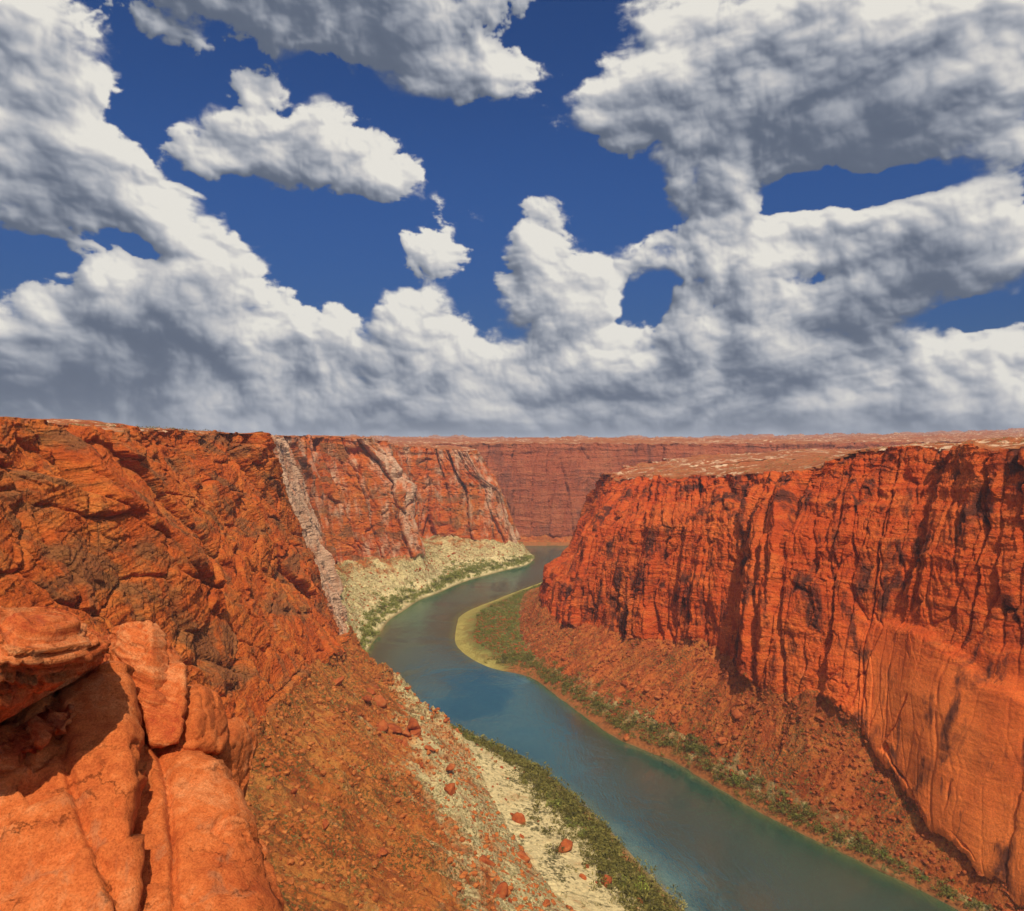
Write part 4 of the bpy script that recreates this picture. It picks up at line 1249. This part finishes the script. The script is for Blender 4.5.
def stem_mesh(i):
    r = np.random.default_rng(900 + i)
    V_, F_ = [], []
    for _ in range(7):
        a = r.uniform(0, 6.28); e = np.array([math.cos(a) * .4, math.sin(a) * .4, r.uniform(.5, .85)])
        b = len(V_)
        for q, w in ((np.zeros(3), .035), (e * .5 + [0, 0, .05], .022), (e, .007)):
            for k in range(4):
                V_.append(q + np.array([math.cos(k * 1.57), math.sin(k * 1.57), 0]) * w)
        for s in (0, 4):
            for k in range(4):
                i0, i1 = b + s + k, b + s + (k + 1) % 4
                F_ += [(i0, i1, i1 + 4), (i0, i1 + 4, i0 + 4)]
    return tri_mesh('branches', np.array(V_), np.array(F_), M_BARK)


OLIVE = [bush_mesh(i, M_LEAF) for i in range(5)]
DRY = [bush_mesh(10 + i, M_LEAF_DRY) for i in range(4)]
GREEN = [bush_mesh(20 + i, M_LEAF_GREEN) for i in range(4)]
STEMS = [stem_mesh(i) for i in range(3)]


def put_bush(p, size, protos, label, group=None):
    root = bpy.data.objects.new('bush', None)
    root.empty_display_size = 0.5
    root.location = p
    root.rotation_euler = (0, 0, random.uniform(0, 6.28))
    s = size * 0.8
    root.scale = (s * random.uniform(.8, 1.25), s * random.uniform(.8, 1.25), s * random.uniform(.75, 1.2))
    COL.objects.link(root)
    for nm, me in (('foliage', random.choice(protos)), ('branches', random.choice(STEMS))):
        o = bpy.data.objects.new(nm, me)
        o.parent = root
        COL.objects.link(o)
    return tag(root, label, 'bush', group)


BRIGHT = bush_mesh(40, M_LEAF_BRIGHT, 420, .06)
put_bush(at_pixel('left', 642, 893, K_SHORE, K_BENCH), 5.5, [BRIGHT], 'bright yellow green bush standing out at the lower end of the left bank')
near_l = lambda X, K, px, py: (X[:, 1] < 560) * np.exp(-((K - K_BANK + 0.25) / 0.40) ** 2)
far_l = lambda X, K, px, py: (X[:, 1] > 640) * (X[:, 1] < 1180) * np.exp(-((K - K_BANK) / 0.5) ** 2)
near_r = lambda X, K, px, py: (X[:, 1] < 640) * np.exp(-((K - K_BANK - 0.3) / 0.6) ** 2)
bar_r = lambda X, K, px, py: (X[:, 1] > 640) * (X[:, 1] < 1000) * (X[:, 0] < 60)
for (key, k0, k1, n, a, b, wf, protos, lab, grp) in (
        ('left', K_SHORE, K_BENCH, 100, 3.0, 6.5, near_l, OLIVE + GREEN[:2] + DRY[:1], 'dark olive bush in the thick hedge along the near left shore', 'bushes of the near left shore'),
        ('right', K_SHORE, K_TAL, 90, 2.0, 5.5, near_r, OLIVE + GREEN[:2], 'olive bush scattered along the right shore below the talus', 'bushes of the right shore'),
        ('left', K_SHORE, K_BENCH, 55, 3.5, 8.0, far_l, OLIVE + GREEN, 'distant green bush along the far left shore', 'bushes of the far left shore'),
        ('right', K_BANK, K_BENCH, 40, 2.5, 5.0, bar_r, GREEN, 'green bush growing on the sandbar at the tip of the right cliff', 'bushes of the sandbar')):
    X, N = pick(key, k0, k1, n, wf)
    for p, s in zip(X, SZ(a, b, n, 1.3)):
        put_bush(p, float(s), protos, lab, grp)


def stuff_mesh(name, X, sizes, proto_v, proto_f, mat, label, squash=1.0, smooth=False):
    n = len(X)
    a = rng.uniform(0, 6.28, n); ca, sa = np.cos(a), np.sin(a)
    out_v, out_f = [], []
    m = len(proto_v)
    which = rng.integers(0, m, n)
    off = 0
    for k in range(m):
        i = np.where(which == k)[0]
        v = proto_v[k][None] * sizes[i][:, None, None] * rng.uniform(.8, 1.25, (len(i), 1, 3))
        x = v[..., 0] * ca[i][:, None] - v[..., 1] * sa[i][:, None]; y = v[..., 0] * sa[i][:, None] + v[..., 1] * ca[i][:, None]
        v = np.stack([x, y, v[..., 2] * squash], -1) + X[i][:, None, :]
        f = proto_f[k][None] + (np.arange(len(i)) * len(proto_v[k]))[:, None, None] + off
        out_v.append(v.reshape(-1, 3)); out_f.append(f.reshape(-1, 3)); off += v.shape[0] * v.shape[1]
    me = tri_mesh(name, np.concatenate(out_v), np.concatenate(out_f), mat, smooth)
    o = bpy.data.objects.new(name, me)
    COL.objects.link(o)
    return tag(o, label, kind='stuff')


def small(i, leafy, n=26, leaf=.16):
    r = np.random.default_rng(1200 + i)
    if leafy:
        v = leaf_cloud(r, n, 1.0, leaf)
        return v, np.arange(len(v)).reshape(-1, 3)
    v, f = ICO[1]
    v = v * (1 + r.uniform(-.28, .28, (len(v), 1))) * [0.6, .5, .42]
    return v, f


ST = [small(i, False) for i in range(6)]
SC = [small(20 + i, True) for i in range(6)]
BU = [small(40 + i, True, 110, .10) for i in range(6)]


def scatter(name, key, k0, k1, n, a, b, wf, protos, mat, label, q=2.5):
    X, N = pick(key, k0, k1, n, wf)
    stuff_mesh(name, X, SZ(a, b, n, q), [p[0] for p in protos], [p[1] for p in protos], mat, label)


scatter('rubble', 'right', K_BANK, K_BASE, 9000, .5, 2.8, lambda X, K, px, py: (X[:, 1] < 800) * 1.0, ST, M_BOULDER, 'small red stones littering the right talus', 4)
scatter('rubble', 'left', K_BENCH, K_BASE, 9000, .4, 2.6, lambda X, K, px, py: (X[:, 1] < 520) * (px > 200), ST, M_RUBBLE, 'small red stones littering the left talus', 4)
scatter('rubble', 'left', K_BANK, K_BASE, 2500, .8, 3.0, lambda X, K, px, py: (X[:, 1] > 600) * 1.0, ST, M_RUBBLE, 'small stones on the far left talus', 4)
scatter('scrub', 'right', K_BANK, K_BASE, 5200, .6, 2.0, lambda X, K, px, py: np.exp(-(K - K_BANK) / 1.0) + .08, SC, M_LEAF, 'low olive desert scrub on the right talus and bank')
scatter('scrub', 'left', K_BANK, K_BASE, 2600, .5, 1.5, lambda X, K, px, py: (X[:, 1] < 560) * 1.0, SC, M_LEAF_DRY, 'low dry desert scrub on the near left slopes')
scatter('scrub', 'left', K_BANK, K_BASE, 3500, .8, 2.6, lambda X, K, px, py: (X[:, 1] > 600) * 1.0, SC, M_LEAF_DRY, 'low dry scrub on the far left talus')
scatter('shrubbery', 'left', K_SHORE, K_BENCH, 800, 1.6, 4.6, near_l, BU, M_LEAF, 'dense undergrowth between the bushes of the near left shore', 1.2)
scatter('shrubbery', 'left', K_SHORE, K_BENCH, 650, 1.8, 5.0, far_l, BU, M_LEAF_GREEN, 'dense undergrowth along the far left shore', 1.2)
scatter('shrubbery', 'right', K_SHORE, K_TAL, 800, 1.2, 3.2, near_r, BU, M_LEAF, 'undergrowth along the right shore', 1.2)
scatter('shrubbery', 'right', K_BANK, K_BENCH, 380, 1.2, 3.2, bar_r, BU, M_LEAF_GREEN, 'low green growth covering the sandbar', 1.2)
for key in ('left', 'right', 'far'):
    def wf(X, K, px, py):
        return (K > K_RIM + 0.15) * np.clip(400 / np.maximum(100, X[:, 1]), 0, 3) ** 2 * (X[:, 1] < 6000)
    n = {'left': 1800, 'right': 2500, 'far': 2500}[key]
    scatter('scrub', key, K_RIM, K_P3, n, .5, 1.8, wf, SC, M_LEAF_DRY, {'left': 'sparse scrub on the left plateau', 'right': 'sparse scrub on the right mesa top', 'far': 'sparse scrub on the distant plateau'}[key])

# ------------------------------------------------------------------ the air
hv = [(-52000, -20000, -14), (52000, -20000, -14), (52000, 52000, -14), (-52000, 52000, -14), (-52000, -20000, 345), (52000, -20000, 345), (52000, 52000, 345), (-52000, 52000, 345)]
hf = [(0, 3, 2, 1), (4, 5, 6, 7), (0, 1, 5, 4), (1, 2, 6, 5), (2, 3, 7, 6), (3, 0, 4, 7)]
me = bpy.data.meshes.new('haze'); me.from_pydata(hv, [], hf); me.update()
hm = bpy.data.materials.new('haze'); hm.use_nodes = True
nt = NT(hm.node_tree); nt.n.clear()
pv = nt.node('ShaderNodeVolumePrincipled')
pv.inputs['Color'].default_value = (0.80, 0.86, 0.95, 1)
pv.inputs['Density'].default_value = HAZE
out = nt.node('ShaderNodeOutputMaterial'); nt.l.new(pv.outputs[0], out.inputs['Volume'])
me.materials.append(hm)
o = bpy.data.objects.new('haze', me); COL.objects.link(o)
tag(o, 'thin pale haze filling the canyon air', kind='stuff')
